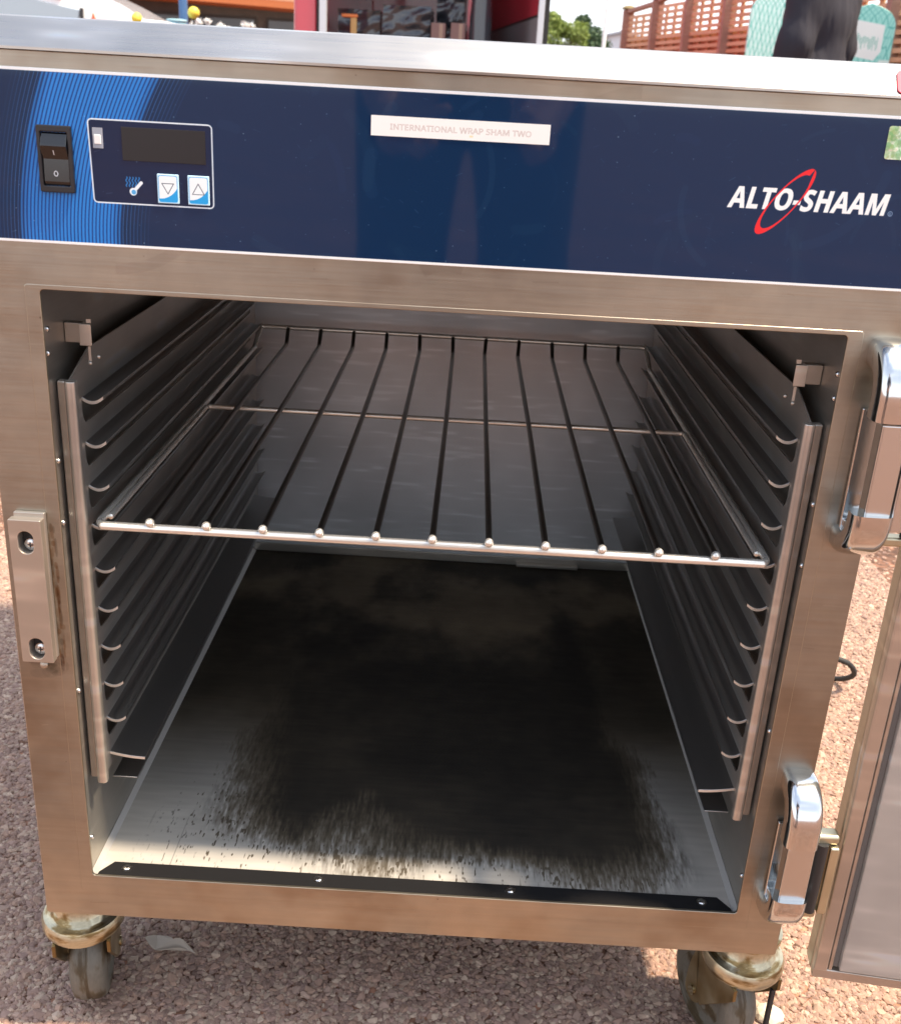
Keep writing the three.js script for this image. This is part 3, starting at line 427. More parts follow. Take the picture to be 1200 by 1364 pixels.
// ---------------------------------------------------------------- car park behind
const white = phy({ color: lin(0.80, 0.80, 0.79), roughness: 0.35, clearcoat: 1, clearcoatRoughness: 0.05 });
const glass = phy({ color: lin(0.34, 0.42, 0.48), roughness: 0.04, metalness: 0.0, clearcoat: 1, clearcoatRoughness: 0.02 });
const trim = std({ color: lin(0.03, 0.03, 0.03), roughness: 0.5 });
function car(label, p, ry, group) {
  const c = thing('parked_car', label, 'car', p, ry, group);   // length along x, boot at +x, near side at +z, 1.75 wide
  const s = new THREE.Shape(); s.moveTo(-2.15, 0.30); s.lineTo(-2.2, 0.62); s.quadraticCurveTo(-2.15, 0.86, -1.75, 0.92); s.lineTo(-0.85, 1.04); s.lineTo(-0.05, 1.42); s.quadraticCurveTo(0.45, 1.52, 1.05, 1.44); s.quadraticCurveTo(1.40, 1.36, 1.68, 1.225); s.quadraticCurveTo(1.88, 1.135, 1.98, 1.125); s.lineTo(2.20, 1.118); s.quadraticCurveTo(2.24, 1.11, 2.24, 1.06); s.lineTo(2.22, 0.35); s.quadraticCurveTo(2.2, 0.27, 2.1, 0.27); s.lineTo(1.75, 0.27); s.absarc(1.40, 0.31, 0.36, -0.1, Math.PI + 0.1, false); s.lineTo(-1.0, 0.24); s.absarc(-1.36, 0.31, 0.36, -0.1, Math.PI + 0.1, false); s.closePath();
  const g = extr(s, 1.69, 0.035, 3); g.translate(0, 0, -1.72); mesh('body', toCreasedNormals(g, 0.5), white, c);
  const win = (P, z) => { const q = extr(poly(P), 0.012, 0.004, 1); q.translate(0, 0, z); return q; };
  const rear = [[0.62, 1.075], [1.72, 1.085], [1.735, 1.15], [1.52, 1.185], [0.95, 1.36], [0.62, 1.39]], front = [[-0.72, 1.07], [0.56, 1.075], [0.56, 1.395], [0.02, 1.385]];
  for (const [P, n] of [[rear, 'window'], [front, 'window']]) { mesh(n, win(P, 0.002), glass, c); }
  mesh('window_frame', span(0.575, 0.605, 1.075, 1.39, 0.004, 0.02), trim, c); mesh('window_frame', span(1.735, 1.75, 1.08, 1.16, 0.004, 0.02), trim, c);
  mesh('tail_lamp', win([[1.785, 1.075], [1.83, 1.075], [1.806, 1.14]], 0.002), phy({ color: lin(0.75, 0.14, 0.05), roughness: 0.2 }), c);
  mesh('red_stripe', win([[1.43, 1.236], [1.63, 1.197], [1.63, 1.218], [1.43, 1.262]], 0.003), std({ color: lin(0.75, 0.06, 0.11), roughness: 0.4 }), c);
  mesh('trim_strip', span(1.98, 2.225, 1.082, 1.092, -0.005, 0.006), trim, c);
  for (const x of [1.40, -1.36]) for (const z of [-0.12, -1.60]) { const t = new THREE.TorusGeometry(0.24, 0.085, 12, 28); t.translate(x, 0.31, z); const w = mesh('wheel', t, M.rubber, c); mesh('rim', cyl(0.18, 0.18, 0.15, x, 0.31, z, 'z', 20), M.screw, w); }
  return c;
}
car('white saloon car with dark side window and small red lamp, nearest at the left', [-3.98, 0, -5.78], 0);
const car2 = car('white saloon car far back beside the red van, in front of the dark shop front', [-2.2, 0, -15.3], 0); car2.scale.setScalar(1.06);

// pole, bin, balls on stakes, flowering shrub
{
  const g = thing('blue_pole', 'thin blue pole standing behind the pale blue bin', 'pole', [-2.36, 0, -8.45]);
  mesh('pole_shaft', cyl(0.032, 0.034, 3.4, 0, 1.7, 0), std({ color: lin(0.07, 0.17, 0.36), roughness: 0.4 }), g); mesh('base_plate', cyl(0.12, 0.13, 0.03, 0, 0.015, 0), std({ color: lin(0.07, 0.17, 0.36), roughness: 0.4 }), g);
  const b = thing('litter_bin', 'pale blue bin at the foot of the blue pole', 'bin', [-2.36, 0, -8.25]);
  mesh('bin_body', cyl(0.072, 0.062, 1.235, 0, 0.6175, 0, 'y', 24), std({ color: lin(0.30, 0.62, 0.72), roughness: 0.5 }), b); mesh('rim', new THREE.TorusGeometry(0.072, 0.008, 8, 28).rotateX(Math.PI / 2).translate(0, 1.235, 0), std({ color: lin(0.42, 0.72, 0.80), roughness: 0.5 }), b);
  for (const [x, y, r, z, l] of [[-1.783, 1.102, 0.027, -5.28, 'yellow ball on a thin stake, left of the blue pole'], [-2.235, 1.298, 0.045, -8.28, 'yellow ball on a thin stake, right of the blue pole']]) {
    const t = thing('ball_marker', l, 'marker', [x, 0, z], 0, 'yellow balls on stakes');
    mesh('ball', new THREE.SphereGeometry(r, 24, 16).translate(0, y, 0), std({ color: lin(0.80, 0.66, 0.08), roughness: 0.5 }), t); mesh('stake', cyl(0.008, 0.008, y - r, 0, (y - r) / 2, 0, 'y', 8), trim, t);
  }
}
function leafCrown(n, gen, size) {                            // many small leaf quads through a volume
  const pos = [], v = new THREE.Vector3(), q = new THREE.Quaternion(), e = new THREE.Euler();
  for (let i = 0; i < n; i++) {
    const [x, y, z] = gen(), s = size * rr(0.6, 1.3); q.setFromEuler(e.set(rr(-1.3, 1.3), rr(0, 6.3), rr(-1, 1)));
    const P = [[-1, 0, 0], [0, -0.45, 0.1], [1, 0, 0], [0, 0.45, 0.1]].map(([a, b, c]) => v.set(a * s, b * s, c * s).applyQuaternion(q).add(new THREE.Vector3(x, y, z)).toArray());
    pos.push(...P[0], ...P[1], ...P[2], ...P[0], ...P[2], ...P[3]);
  }
  const g = new THREE.BufferGeometry(); g.setAttribute('position', new THREE.Float32BufferAttribute(pos, 3)); g.setAttribute('uv', new THREE.Float32BufferAttribute(new Float32Array(pos.length / 3 * 2), 2)); g.computeVertexNormals(); return g;
}
const leafMat = (r, g, b) => phy({ color: lin(r, g, b), roughness: 0.8, side: THREE.DoubleSide, transmission: 0.25, thickness: 0 });
const clump = (list) => () => { const [x, y, z, r] = list[(rnd() * list.length) | 0]; let a, b, c; do { a = rr(-1, 1); b = rr(-1, 1); c = rr(-1, 1); } while (a * a + b * b + c * c > 1); const k = 0.75 + 0.25 * rnd(); return [x + a * r * k, y + b * r * 0.8 * k, z + c * r * k]; };
function bush(name, label, p, blobs, leaf, n, size, bark, cat = 'tree') {
  const t = thing(name, label, cat, p); const tr = [cyl(0.035, 0.06, blobs[0][1], 0, blobs[0][1] / 2, 0, 'y', 8)];
  for (const b of blobs) tr.push(tube([[0, blobs[0][1] * 0.45, 0], [b[0] * 0.5, b[1] * 0.75, b[2] * 0.5], [b[0], b[1], b[2]]], 0.018, 12, 6, true));
  mesh('trunk', tr, std({ color: lin(0.12, 0.09, 0.06), roughness: 0.9 }), t); mesh('crown', leafCrown(n, clump(blobs), size), leaf, t); return t;
}
bush('bush', 'light green bush beyond the right edge of the red van', [1.55, 0, -24.0], [[0, 1.5, 0, 0.55], [-0.25, 2.0, 0.1, 0.42], [0.35, 1.8, -0.1, 0.5], [0.7, 1.55, 0.2, 0.4], [-0.5, 1.4, 0, 0.45], [0.1, 2.2, 0, 0.25], [0.45, 2.15, 0.1, 0.3], [-0.1, 2.35, 0, 0.25]], leafMat(0.24, 0.32, 0.07), 6500, 0.045);
bush('bush', 'darker green bush beside the pale blue house', [2.35, 0, -25.5], [[0, 1.6, 0, 0.5], [0.1, 2.15, 0, 0.35], [-0.1, 2.45, 0, 0.22], [0.25, 1.9, 0.1, 0.4], [-0.35, 1.5, 0, 0.4]], leafMat(0.06, 0.12, 0.05), 4200, 0.045);
{
  const t = thing('flowering_shrub', 'dark low shrub with white blossoms between the blue bin and the red van', 'shrub', [-2.78, 0, -11.3]);
  const blobs = [[0, 1.10, 0, 0.28], [-0.18, 1.15, 0, 0.22], [0.22, 1.14, 0, 0.24], [0.38, 1.18, 0, 0.2]];
  mesh('stem', blobs.map((b) => tube([[0, 0, 0], [b[0] * 0.3, 0.5, 0], [b[0], b[1], 0]], 0.015, 10, 6, true)), std({ color: lin(0.08, 0.06, 0.04), roughness: 0.9 }), t);
  mesh('foliage', leafCrown(1800, clump(blobs), 0.035), leafMat(0.03, 0.06, 0.03), t);
  for (const [x, y, r] of [[-0.17, 1.33, 0.045], [-0.12, 1.36, 0.04], [-0.02, 1.37, 0.035], [0.10, 1.32, 0.05], [0.19, 1.31, 0.045], [0.42, 1.34, 0.06], [0.36, 1.36, 0.04]]) mesh('blossom', leafCrown(40, clump([[x, y, 0.2, r]]), 0.028), std({ color: lin(0.82, 0.82, 0.80), roughness: 0.7, side: THREE.DoubleSide }), t);
}
// shop building with an orange canopy band
{
  const b = thing('shop_building', 'long dark grey shop building with an orange canopy band at the left', 'building', [-14, 0, -34.5]);
  const wallM = std({ color: lin(0.10, 0.095, 0.10), roughness: 0.7, map: smudge });
  mesh('wall', span(-18, 9.5, 0, 5.4, -10, -1.2), wallM, b);
  const fa = mesh('canopy', [span(-18, 11.4, 3.11, 3.95, -1.4, 0.6)], std({ color: lin(0.75, 0.22, 0.06), roughness: 0.45 }), b); fa.rotation.y = -0.055; fa.rotation.z = -0.03;
  mesh('canopy_stripe', span(-18, 11.4, 3.30, 3.38, 0.602, 0.62), std({ color: lin(0.80, 0.42, 0.24), roughness: 0.4 }), fa);
  for (let i = 0; i < 12; i++) { const x = -17 + i * 2.2; const f = mesh('window', span(x, x + 1.9, 0.5, 2.7, -1.24, -1.14), trim, b); mesh('pane', span(x + 0.08, x + 1.82, 0.58, 2.62, -1.14, -1.12), phy({ color: lin(0.07, 0.075, 0.085), roughness: 0.06 }), f); }
  for (let i = 0; i < 7; i++) mesh('canopy_post', cyl(0.07, 0.07, 2.9, -17 + i * 4.4, 1.45, 0.1), std({ color: lin(0.16, 0.16, 0.17), roughness: 0.5 }), b);
  mesh('parapet', span(-18.1, 9.6, 5.4, 5.7, -10.1, -1.1), std({ color: lin(0.35, 0.34, 0.33), roughness: 0.8 }), b);
}
// pale house and low wall in the distance, thin white post
{
  const h = thing('distant_house', 'small pale blue house far away beside the dark green bush', 'house', [4.32, 0, -40.0]);
  const wm = std({ color: lin(0.62, 0.68, 0.74), roughness: 0.8 });
  mesh('wall', span(-1.9, 3, 0, 2.45, -5, 0), wm, h);
  const gb = extr(poly([[-1.95, 2.45], [3.05, 2.45], [0.55, 3.05]]), 5); gb.translate(0, 0, -5); mesh('gable', gb, wm, h);
  const ro = [0, 1].map((k) => { const g = new THREE.BoxGeometry(2.75, 0.08, 5.3); g.rotateZ(k ? -0.235 : 0.235); g.translate(k ? 1.83 : -0.73, 2.80, -2.5); return g; }); mesh('roof', ro, std({ color: lin(0.34, 0.37, 0.42), roughness: 0.8 }), h);
  const f = mesh('window', span(-1.1, 0.2, 1.1, 2.2, -0.02, 0.04), white, h); mesh('pane', span(-1.0, 0.1, 1.2, 2.1, 0.04, 0.05), glass, f);
  const w = mesh('boundary_wall', span(1.2, 4.2, 0, 1.66, -23.2, -22.95, 0.01), std({ color: lin(0.36, 0.22, 0.17), roughness: 0.9, map: smudge })); tag(w, 'low reddish wall below the bushes beyond the fence end', 'wall');
  const p = thing('white_post', 'thin white post standing in front of the pale blue house', 'post', [2.23, 0, -20.5]);
  mesh('post_shaft', cyl(0.035, 0.035, 4.2, 0, 2.1, 0, 'y', 12), std({ color: lin(0.85, 0.85, 0.84), roughness: 0.5 }), p); mesh('post_cap', cyl(0.05, 0.05, 0.05, 0, 4.22, 0, 'y', 12), std({ color: lin(0.85, 0.85, 0.84), roughness: 0.5 }), p);
}
// red van, its back open
{
  const van = thing('red_van', 'red van with its back open, packed with black wrapped goods', 'van', [0, 0, -5.48]);
  const red = phy({ color: lin(0.50, 0.020, 0.045), roughness: 0.35, clearcoat: 1, clearcoatRoughness: 0.06 }), alu = std({ color: lin(0.62, 0.65, 0.68), metalness: 0.7, roughness: 0.5 }), grey = std({ color: lin(0.22, 0.21, 0.22), roughness: 0.7 });
  mesh('body', [span(-1.00, -0.875, 0.35, 2.35, -3.2, 0, 0.02), span(0.346, 0.362, 0.35, 2.35, -3.2, -0.06, 0.004), span(-0.99, 0.36, 2.2, 2.36, -3.19, -0.02, 0.03), span(-0.87, 0.35, 0.42, 0.60, -3.2, -0.01, 0.01), span(-0.87, 0.35, 0.6, 2.2, -3.2, -3.12)], red, van);
  mesh('cab', [span(-1.0, 0.36, 0.35, 1.25, -4.7, -3.22, 0.08), span(-0.97, 0.34, 1.2, 2.2, -4.2, -3.22, 0.12)], red, van);
  mesh('door_post', [span(-0.862, -0.823, 0.55, 2.2, -0.03, 0.01, 0.004)], alu, van); mesh('door_post', [span(0.302, 0.335, 0.55, 2.2, -0.03, 0.01, 0.004)], alu, van);
  mesh('door_rubber', span(-0.876, -0.863, 0.5, 2.2, -0.03, 0.005, 0.003), M.rubber, van); mesh('door_rubber', span(0.336, 0.362, 0.5, 2.2, -0.05, 0.005, 0.004), M.rubber, van);
  const L = (y0, y1, mat, name) => { const g = new THREE.BoxGeometry(2.12, y1 - y0, 0.02); g.rotateY(-1.447 + Math.PI); g.translate(0.19, (y0 + y1) / 2, -1.12); return mesh(name, uvm(g), mat, van); };
  L(1.246, 2.18, std({ color: lin(0.42, 0.03, 0.05), roughness: 0.5 }), 'red_lining'); L(0.60, 1.232, grey, 'grey_lining'); L(1.232, 1.246, trim, 'lining_edge');
  mesh('load_floor', span(-0.86, 0.34, 0.601, 0.625, -3.1, -0.02), grey, van); mesh('bumper', span(-1.02, 0.37, 0.30, 0.44, -0.02, 0.10, 0.03), trim, van);
  for (const x of [-0.94, 0.325]) mesh('tail_lamp', span(x - 0.03, x + 0.03, 1.5, 1.9, 0.0, 0.02, 0.006), phy({ color: lin(0.55, 0.02, 0.02), roughness: 0.15 }), van);
  for (const x of [-0.86, 0.24]) for (const z of [-0.8, -3.9]) { const t = new THREE.TorusGeometry(0.23, 0.09, 12, 26); t.rotateY(Math.PI / 2); t.translate(x, 0.32, z); const w = mesh('wheel', t, M.rubber, van); mesh('rim', cyl(0.17, 0.17, 0.16, x, 0.32, z, 'x', 18), alu, w); }
  const film = phy({ color: lin(0.035, 0.04, 0.05), roughness: 0.22, clearcoat: 0.6, clearcoatRoughness: 0.15 });
  const bale = (x0, x1, y1, z, l, y0 = 0.626) => {
    const g = new THREE.BoxGeometry(x1 - x0, y1 - y0, 0.5, 14, 40, 8), p = g.attributes.position; const sd = rnd() * 9;
    for (let i = 0; i < p.count; i++) { const x = p.getX(i), y = p.getY(i), zz = p.getZ(i), k = fbm(x * 1.1 + sd + 5, y * 2.2 + zz + 5, 16, 16, 3, 41) - 0.5; p.setXYZ(i, x * (1 + 0.05 * k), y, zz + 0.075 * k * Math.sign(zz)); }
    g.translate((x0 + x1) / 2, (y0 + y1) / 2, z); g.computeVertexNormals(); const t = thing('wrapped_bale', l, 'bale', [0, 0, 0], 0, 'black wrapped bales in the red van'); mesh('film', g, film, t);
    for (const y of [0.35, 0.72]) mesh('strap', span(x0 - 0.004, x1 + 0.004, y0 + (y1 - y0) * y, y0 + (y1 - y0) * y + 0.018, z + 0.285, z + 0.29), trim, t);
  };
  bale(-0.815, -0.575, 1.24, -6.15, 'black wrapped bale at the left side of the red van, behind the orange handle'); bale(-0.555, -0.285, 1.27, -6.1, 'black wrapped bale second from the left in the red van'); bale(-0.27, -0.10, 1.38, -6.55, 'tall black wrapped bale behind the two brown cartons');
  const ct = (x0, x1, y0, y1, l) => { const t = thing('carton', l, 'carton', [0, 0, 0], 0, 'brown cartons in the red van'); const m = std({ color: lin(0.20, 0.12, 0.11), roughness: 0.8 }); mesh('carton_box', span(x0, x1, y0, y1, -6.02, -5.75, 0.004), m, t); mesh('tape', span(x0 + 0.045, x0 + 0.065, y0 + 0.004, y1 - 0.004, -5.752, -5.7485), std({ color: lin(0.30, 0.2, 0.15), roughness: 0.4 }), t); };
  ct(-0.275, -0.195, 0.626, 1.185, 'left of the two brown cartons in the red van'); ct(-0.165, -0.085, 0.626, 1.19, 'right of the two brown cartons, beside the red strip');
  const rp = mesh('red_board', span(-0.077, -0.050, 0.626, 1.5, -5.9, -5.86, 0.003), red); tag(rp, 'narrow red board standing upright beside the right carton in the van', 'board');
  const bp = thing('black_sack', 'tall black sack standing in front of the red inner wall of the van', 'sack', [0, 0, 0]); const sg = new THREE.CylinderGeometry(0.048, 0.085, 0.85, 18, 10), sp = sg.attributes.position; for (let i = 0; i < sp.count; i++) { const k = 1 + 0.25 * (fbm(sp.getX(i) * 4 + 3, sp.getY(i) * 2 + 3, 8, 8, 2, 4) - 0.5); sp.setX(i, sp.getX(i) * k); sp.setZ(i, sp.getZ(i) * k); } sg.translate(0.0, 1.05, -5.78); sg.computeVertexNormals(); mesh('sack_body', sg, film, bp); mesh('sack_tie', new THREE.TorusGeometry(0.05, 0.008, 6, 20).rotateX(Math.PI / 2).translate(0, 1.46, -5.78), trim, bp);
  const hd = thing('trolley_handle', 'orange and tan trolley handle leaning in front of the left bale', 'handle', [0, 0, 0]);
  mesh('grip', span(-0.775, -0.685, 1.188, 1.205, -5.76, -5.735, 0.006), std({ color: lin(0.70, 0.22, 0.06), roughness: 0.5 }), hd); mesh('upright', span(-0.725, -0.690, 0.626, 1.187, -5.765, -5.735, 0.006), std({ color: lin(0.50, 0.33, 0.12), roughness: 0.5 }), hd);
}
// slatted wooden fence running away at the right
{
  const fence = thing('slatted_fence', 'orange brown slatted wooden fence with square posts at the right', 'fence', [0, 0, 0]);
  const wood = [[0.76, 0.57, 0.37], [0.82, 0.64, 0.43], [0.72, 0.52, 0.33]].map((c) => std({ color: lin(...c), roughness: 0.75, map: smudge })), postM = std({ color: lin(0.42, 0.28, 0.23), roughness: 0.8, map: smudge }), capM = std({ color: lin(0.20, 0.16, 0.075), roughness: 0.9 });
  const P = []; for (let i = 0; i < 9; i++) P.push(new THREE.Vector3(1.395 + 0.165 * i + (i === 0 ? -0.0 : 0), 0, -10.48 + 0.735 * i)); const H = [1.66, 1.70, 1.80, 1.86, 1.88, 1.9, 1.9, 1.9, 1.9];
  const slatG = new THREE.BoxGeometry(1, 0.026, 0.016), batG = new THREE.BoxGeometry(0.05, 1, 0.012);
  for (let i = 0; i < 9; i++) { mesh('fence_post', span(P[i].x - 0.05, P[i].x + 0.05, 0, H[i] - 0.01, P[i].z - 0.045, P[i].z + 0.045, 0.006), postM, fence); const cg = new THREE.SphereGeometry(0.075, 16, 8, 0, 6.2832, 0, 1.4); cg.scale(1, 0.55, 1); cg.translate(P[i].x, H[i] - 0.012, P[i].z); mesh('post_cap', cg, capM, fence); }
  for (let i = 0; i < 8; i++) {
    const a = P[i], b = P[i + 1], mid = a.clone().add(b).multiplyScalar(0.5), ang = -Math.atan2(b.z - a.z, b.x - a.x), len = a.distanceTo(b) - 0.09, tilt = Math.atan2(H[i + 1] - H[i], len) * 0.8;
    const top = mesh('top_rail', new THREE.BoxGeometry(len, 0.03, 0.06), postM, fence); top.position.set(mid.x, (H[i] + H[i + 1]) / 2 - 0.03, mid.z); top.rotation.order = 'YZX'; top.rotation.set(0, ang, tilt);
    for (let k = 0; k < 33; k++) { const y = 0.06 + k * 0.049; if (y > Math.min(H[i], H[i + 1]) - 0.05) break; const s = mesh('slat', slatG, wood[(rnd() * 3) | 0], fence); s.scale.x = len; s.position.set(mid.x, y, mid.z); s.rotation.y = ang; }
    for (const t of [0.25, 0.5, 0.75]) { const s = mesh('batten', batG, wood[2], fence), h = H[i] - 0.08; s.scale.y = h; const o = new THREE.Vector3(Math.sin(ang), 0, Math.cos(ang)).multiplyScalar(-0.018); s.position.set(a.x + (b.x - a.x) * t + o.x, h / 2, a.z + (b.z - a.z) * t + o.z); s.rotation.y = ang; }
    const bk = mesh('back_board', new THREE.BoxGeometry(len, 1.38, 0.012), std({ color: lin(0.55, 0.36, 0.22), roughness: 0.9 }), fence), o = new THREE.Vector3(Math.sin(ang), 0, Math.cos(ang)).multiplyScalar(-0.034); bk.position.set(mid.x + o.x, 0.72, mid.z + o.z); bk.rotation.y = ang;
  }
}
// teal printed display boards on little stands
{
  const art = (right) => ctex(384, 512, (c, w, h) => {
    c.fillStyle = right ? '#9fe6dc' : '#d2f3f0'; c.fillRect(0, 0, w, h); c.strokeStyle = '#2f9e93'; c.lineWidth = 6;
    for (let i = -16; i < 20; i++) { c.strokeStyle = i % 2 ? '#5cc0b6' : '#7fd4ca'; c.beginPath(); c.moveTo(i * 44, 0); c.lineTo(i * 44 + 260, 260); c.stroke(); c.beginPath(); c.moveTo(i * 44, 0); c.lineTo(i * 44 - 260, 260); c.stroke(); }
    c.fillStyle = '#4cb893'; c.fillRect(0, 250, w, h - 250); c.fillStyle = '#d6f0ea'; c.fillRect(0, 236, w, 12);
    if (right) { c.fillStyle = '#eef8f5'; c.fillRect(14, 110, w - 90, 84); c.fillStyle = '#5fb9a8'; for (let i = 0; i < 34; i++) c.fillRect(26 + i * 7.4, 132 + 22 * vnoise(i * 0.7, 3, 64, 64, 5), 3.2, 10 + 26 * vnoise(i * 1.3, 9, 64, 64, 8)); }
    c.fillStyle = 'rgba(235,250,245,0.75)'; for (let i = 0; i < 5; i++) c.fillRect(30 + (i % 2) * 14, 272 + i * 46, w - 90 - (i % 3) * 40, i ? 12 : 26);
  });
  const board = (x, z, w, top, right, label, s) => {
    const t = thing('display_board', label, 'board', [x, 0, z], right ? -0.15 : 0.1); s = new THREE.Shape(); const b = 0.45;
    s.moveTo(-w / 2, b); s.lineTo(w / 2, b); s.lineTo(w / 2, top - 0.12); s.quadraticCurveTo(w / 2, top - 0.05, w * 0.2, top - 0.02); s.lineTo(0, top); s.lineTo(-w * 0.2, top - 0.02); s.quadraticCurveTo(-w / 2, top - 0.05, -w / 2, top - 0.12); s.closePath();
    const g = extr(s, 0.012, 0.002, 1), p = g.attributes.position, uv = g.attributes.uv; for (let i = 0; i < p.count; i++) uv.setXY(i, p.getX(i) / w + 0.5, clamp((p.getY(i) - (top - 0.36)) / 0.36));
    mesh('printed_panel', g, std({ map: art(right), roughness: 0.5 }), t); for (const k of [-1, 1]) mesh('leg', span(k * w * 0.35 - 0.012, k * w * 0.35 + 0.012, 0, 1.0, -0.03, -0.004, 0.003), postless, t);
  };
  const postless = std({ color: lin(0.3, 0.3, 0.3), roughness: 0.6 });
  board(1.685, -6.15, 0.24, 1.47, false, 'pale teal display board with lattice print, left of the person in dark clothes'); board(2.095, -5.62, 0.275, 1.392, true, 'teal and green display board with domed lattice top at the far right', null);
}
// ---------------------------------------------------------------- people
function sdfGeo(f, lo, hi, N) {
  const mc = new MarchingCubes(N, new THREE.MeshBasicMaterial(), false, false, 400000); mc.isolation = 0; const h = N / 2, S = lo.map((l, i) => (hi[i] - l) / 2), C = lo.map((l, i) => (hi[i] + l) / 2);
  for (let k = 0; k < N; k++) for (let j = 0; j < N; j++) for (let i = 0; i < N; i++) mc.field[k * N * N + j * N + i] = -f(C[0] + S[0] * (i - h) / h, C[1] + S[1] * (j - h) / h, C[2] + S[2] * (k - h) / h);
  mc.update(); const g = new THREE.BufferGeometry(), n = mc.count; g.setAttribute('position', new THREE.BufferAttribute(mc.positionArray.slice(0, n * 3), 3)); g.scale(...S); g.translate(...C);
  const w = mergeVertices(g, 1e-5); w.computeVertexNormals(); w.setAttribute('uv', new THREE.BufferAttribute(new Float32Array(w.attributes.position.count * 2), 2)); return w;
}
const capD = (b, x, y, z) => { const [ax, ay, az, ra, bx, by, bz, rb] = b, dx = bx - ax, dy = by - ay, dz = bz - az, t = clamp(((x - ax) * dx + (y - ay) * dy + (z - az) * dz) / (dx * dx + dy * dy + dz * dz + 1e-9)); return Math.hypot(x - ax - dx * t, y - ay - dy * t, z - az - dz * t) - ra - (rb - ra) * t; };
const field = (bones, k, grow = 0) => (x, y, z) => { let d = 9; for (const b of bones) { const e = capD(b, x, y, z) - grow, h = Math.max(k - Math.abs(d - e), 0) / k; d = Math.min(d, e) - h * h * k * 0.25; } return d; };
function person(label, p, ry, arms, mats) {                    // faces +z, 1.74 m tall; arms: [shoulder side, elbow, wrist, hand direction]
  const t = thing('person', label, 'person', p, ry);
  const legs = []; for (const s of [-1, 1]) legs.push([s * 0.095, 0.93, 0, 0.095, s * 0.115, 0.50, 0.012, 0.062], [s * 0.115, 0.50, 0.012, 0.060, s * 0.125, 0.09, -0.01, 0.042]);
  const trunk = [[-0.07, 0.97, 0, 0.105, 0.07, 0.97, 0, 0.105], [0, 1.0, 0, 0.125, 0, 1.18, 0.005, 0.118], [-0.06, 1.28, 0, 0.112, 0.06, 1.28, 0, 0.112], [-0.12, 1.40, -0.01, 0.075, 0.12, 1.40, -0.01, 0.075]];
  const armB = [], fore = []; for (const a of arms) { const s = a[0]; armB.push([s * 0.175, 1.41, -0.01, 0.056, ...a[1], 0.042]); fore.push([...a[1], 0.041, ...a[2], 0.027]); }
  const neck = [[0, 1.42, -0.01, 0.056, 0, 1.53, 0.012, 0.050]];
  const head = [[0, 1.645, -0.012, 0.088, 0, 1.640, 0.022, 0.080], [0, 1.575, 0.035, 0.058, 0, 1.545, 0.055, 0.040], [0, 1.625, 0.098, 0.010, 0, 1.595, 0.112, 0.015], [-0.084, 1.63, 0.0, 0.014, -0.086, 1.60, -0.002, 0.010], [0.084, 1.63, 0.0, 0.014, 0.086, 1.60, -0.002, 0.010], [-0.02, 1.555, 0.092, 0.008, 0.02, 1.555, 0.092, 0.008]];
  const body = sdfGeo(field([...legs, ...trunk, ...neck, ...armB, ...fore], 0.045), [-0.5, 0, -0.55], [0.5, 1.62, 0.62], 92);
  const hd = sdfGeo(field([...head, ...neck], 0.022), [-0.13, 1.48, -0.14], [0.13, 1.78, 0.16], 64);
  const hands = arms.map((a) => {
    const s = a[0], W = new THREE.Vector3(...a[2]), D = new THREE.Vector3(...a[3]).normalize(), S = new THREE.Vector3(...a[4]).normalize(), N = D.clone().cross(S).normalize(), q = (u, v, w) => W.clone().addScaledVector(D, u).addScaledVector(S, v).addScaledVector(N, w).toArray(), B = [];
    B.push([...q(-0.02, 0, 0), 0.027, ...q(0.03, 0, 0), 0.022], [...q(0.03, -0.018, 0), 0.016, ...q(0.085, -0.028, 0), 0.012], [...q(0.03, 0.018, 0), 0.016, ...q(0.085, 0.028, 0), 0.012], [...q(0.03, 0, 0), 0.017, ...q(0.085, 0, 0), 0.013]);
    [[-0.030, 0.034], [-0.010, 0.042], [0.010, 0.040], [0.029, 0.031]].forEach(([v, l]) => B.push([...q(0.088, v, 0), 0.0092, ...q(0.088 + l, v * 1.1, 0.008), 0.0085], [...q(0.088 + l, v * 1.1, 0.008), 0.0085, ...q(0.088 + l * 1.6, v * 1.1, 0.03), 0.0075]));
    B.push([...q(0.03, -0.026, 0.005), 0.013, ...q(0.06, -0.052, 0.016), 0.010], [...q(0.06, -0.052, 0.016), 0.010, ...q(0.088, -0.054, 0.028), 0.0085]);
    const lo = [9, 9, 9], hi = [-9, -9, -9]; for (const b of B) for (const o of [0, 4]) for (let i = 0; i < 3; i++) { lo[i] = Math.min(lo[i], b[o + i] - 0.04); hi[i] = Math.max(hi[i], b[o + i] + 0.04); }
    return sdfGeo(field(B, 0.010), lo, hi, 56);
  });
  mesh('body', [body, hd, ...hands], mats.skin, t);
  const coat = sdfGeo((x, y, z) => { const d = field([...trunk, [-0.085, 0.86, 0.02, 0.108, 0.085, 0.86, 0.02, 0.108], [0, 0.88, mats.sleeves ? 0.10 : 0.02, 0.10, 0, 1.05, 0.04, 0.10], ...armB, ...(mats.sleeves ? fore : [])], 0.06, 0.024 + 0.022 * (fbm(x * 2.2 + z * 1.5 + 2, y * 0.55 + 2, 8, 8, 3, 77) - 0.4) + 0.02 * clamp((1.45 - y) * 1.2))(x, y, z); return Math.max(d, mats.hem - y, field([[0, 1.5, 0, 0.06, 0, 1.7, 0, 0.06]], 0.01)(x, y, z) * -1); }, [-0.5, 0.7, -0.4], [0.5, 1.56, 0.55], 96);
  mesh('jacket', coat, mats.top, t);
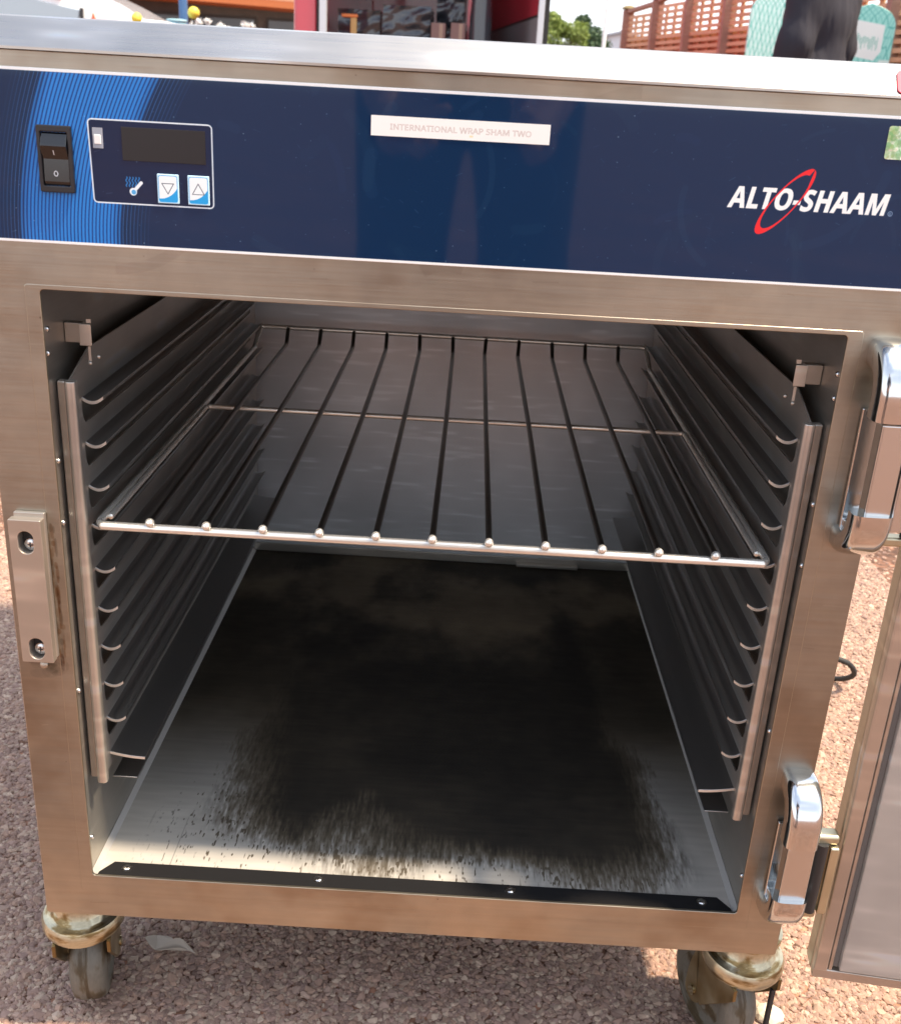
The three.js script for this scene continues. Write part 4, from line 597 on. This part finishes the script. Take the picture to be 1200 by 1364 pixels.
  mesh('trousers', sdfGeo((x, y, z) => Math.max(field([...legs, trunk[0]], 0.03, 0.014 + 0.006 * fbm(x * 2 + 3, y + 3, 8, 8, 2, 5))(x, y, z), 0.07 - y, y - 1.03), [-0.32, 0, -0.3], [0.32, 1.1, 0.3], 80), mats.legs, t);
  mesh('hair', sdfGeo((x, y, z) => Math.max(field([head[0]], 0.01, 0.012)(x, y, z), -(y - 1.60 + z * -0.7 + 0.03), -(0.0 - (z - 0.085) + (y - 1.68))), [-0.13, 1.5, -0.14], [0.13, 1.78, 0.14], 48), mats.hair, t);
  for (const s of [-1, 1]) { mesh('eye', new THREE.SphereGeometry(0.009, 10, 8).translate(s * 0.032, 1.632, 0.094), std({ color: lin(0.2, 0.15, 0.12), roughness: 0.2 }), t); const sh = new RoundedBoxGeometry(0.10, 0.085, 0.27, 4, 0.038); sh.translate(s * 0.127, 0.0425, 0.045); mesh('shoe', sh, mats.shoe, t); }
  return t;
}
const skin = std({ color: lin(0.46, 0.26, 0.19), roughness: 0.55 }), cloth = (r, g, b) => phy({ color: lin(r, g, b), roughness: 0.9, sheen: 0.25, sheenRoughness: 0.6 });
person('person in a dark jacket seen from behind, standing between the two teal boards', [1.672, 0, -5.08], -2.35, [[-1, [-0.225, 1.14, -0.01], [-0.235, 0.90, 0.08], [0, -1, 0.25], [0, 0, 1]], [1, [0.225, 1.14, -0.01], [0.235, 0.90, 0.07], [0, -1, 0.25], [0, 0, 1]]], { skin, top: cloth(0.020, 0.020, 0.030), legs: cloth(0.03, 0.03, 0.045), hair: cloth(0.03, 0.02, 0.015), shoe: M.black, hem: 0.84, sleeves: true });
// the one taking the picture, seen only as a reflection in the control panel
person('person in dark clothes with bare forearms, reflected in the blue control panel', [0.0, 0, 1.30], Math.PI, [[-1, [-0.29, 1.10, 0.10], [-0.10, 0.775, 0.38], [0.3, 0.45, 0.8], [0, 1, 0]], [1, [0.29, 1.10, 0.10], [0.10, 0.775, 0.38], [-0.3, 0.45, 0.8], [0, 1, 0]]], { skin, top: cloth(0.03, 0.035, 0.06), legs: cloth(0.018, 0.02, 0.03), hair: cloth(0.05, 0.03, 0.02), shoe: M.black, hem: 0.93, sleeves: false });
scene.traverse((o) => { if (o.isMesh) o.castShadow = o.receiveShadow = true; });
renderer.render(scene, camera);
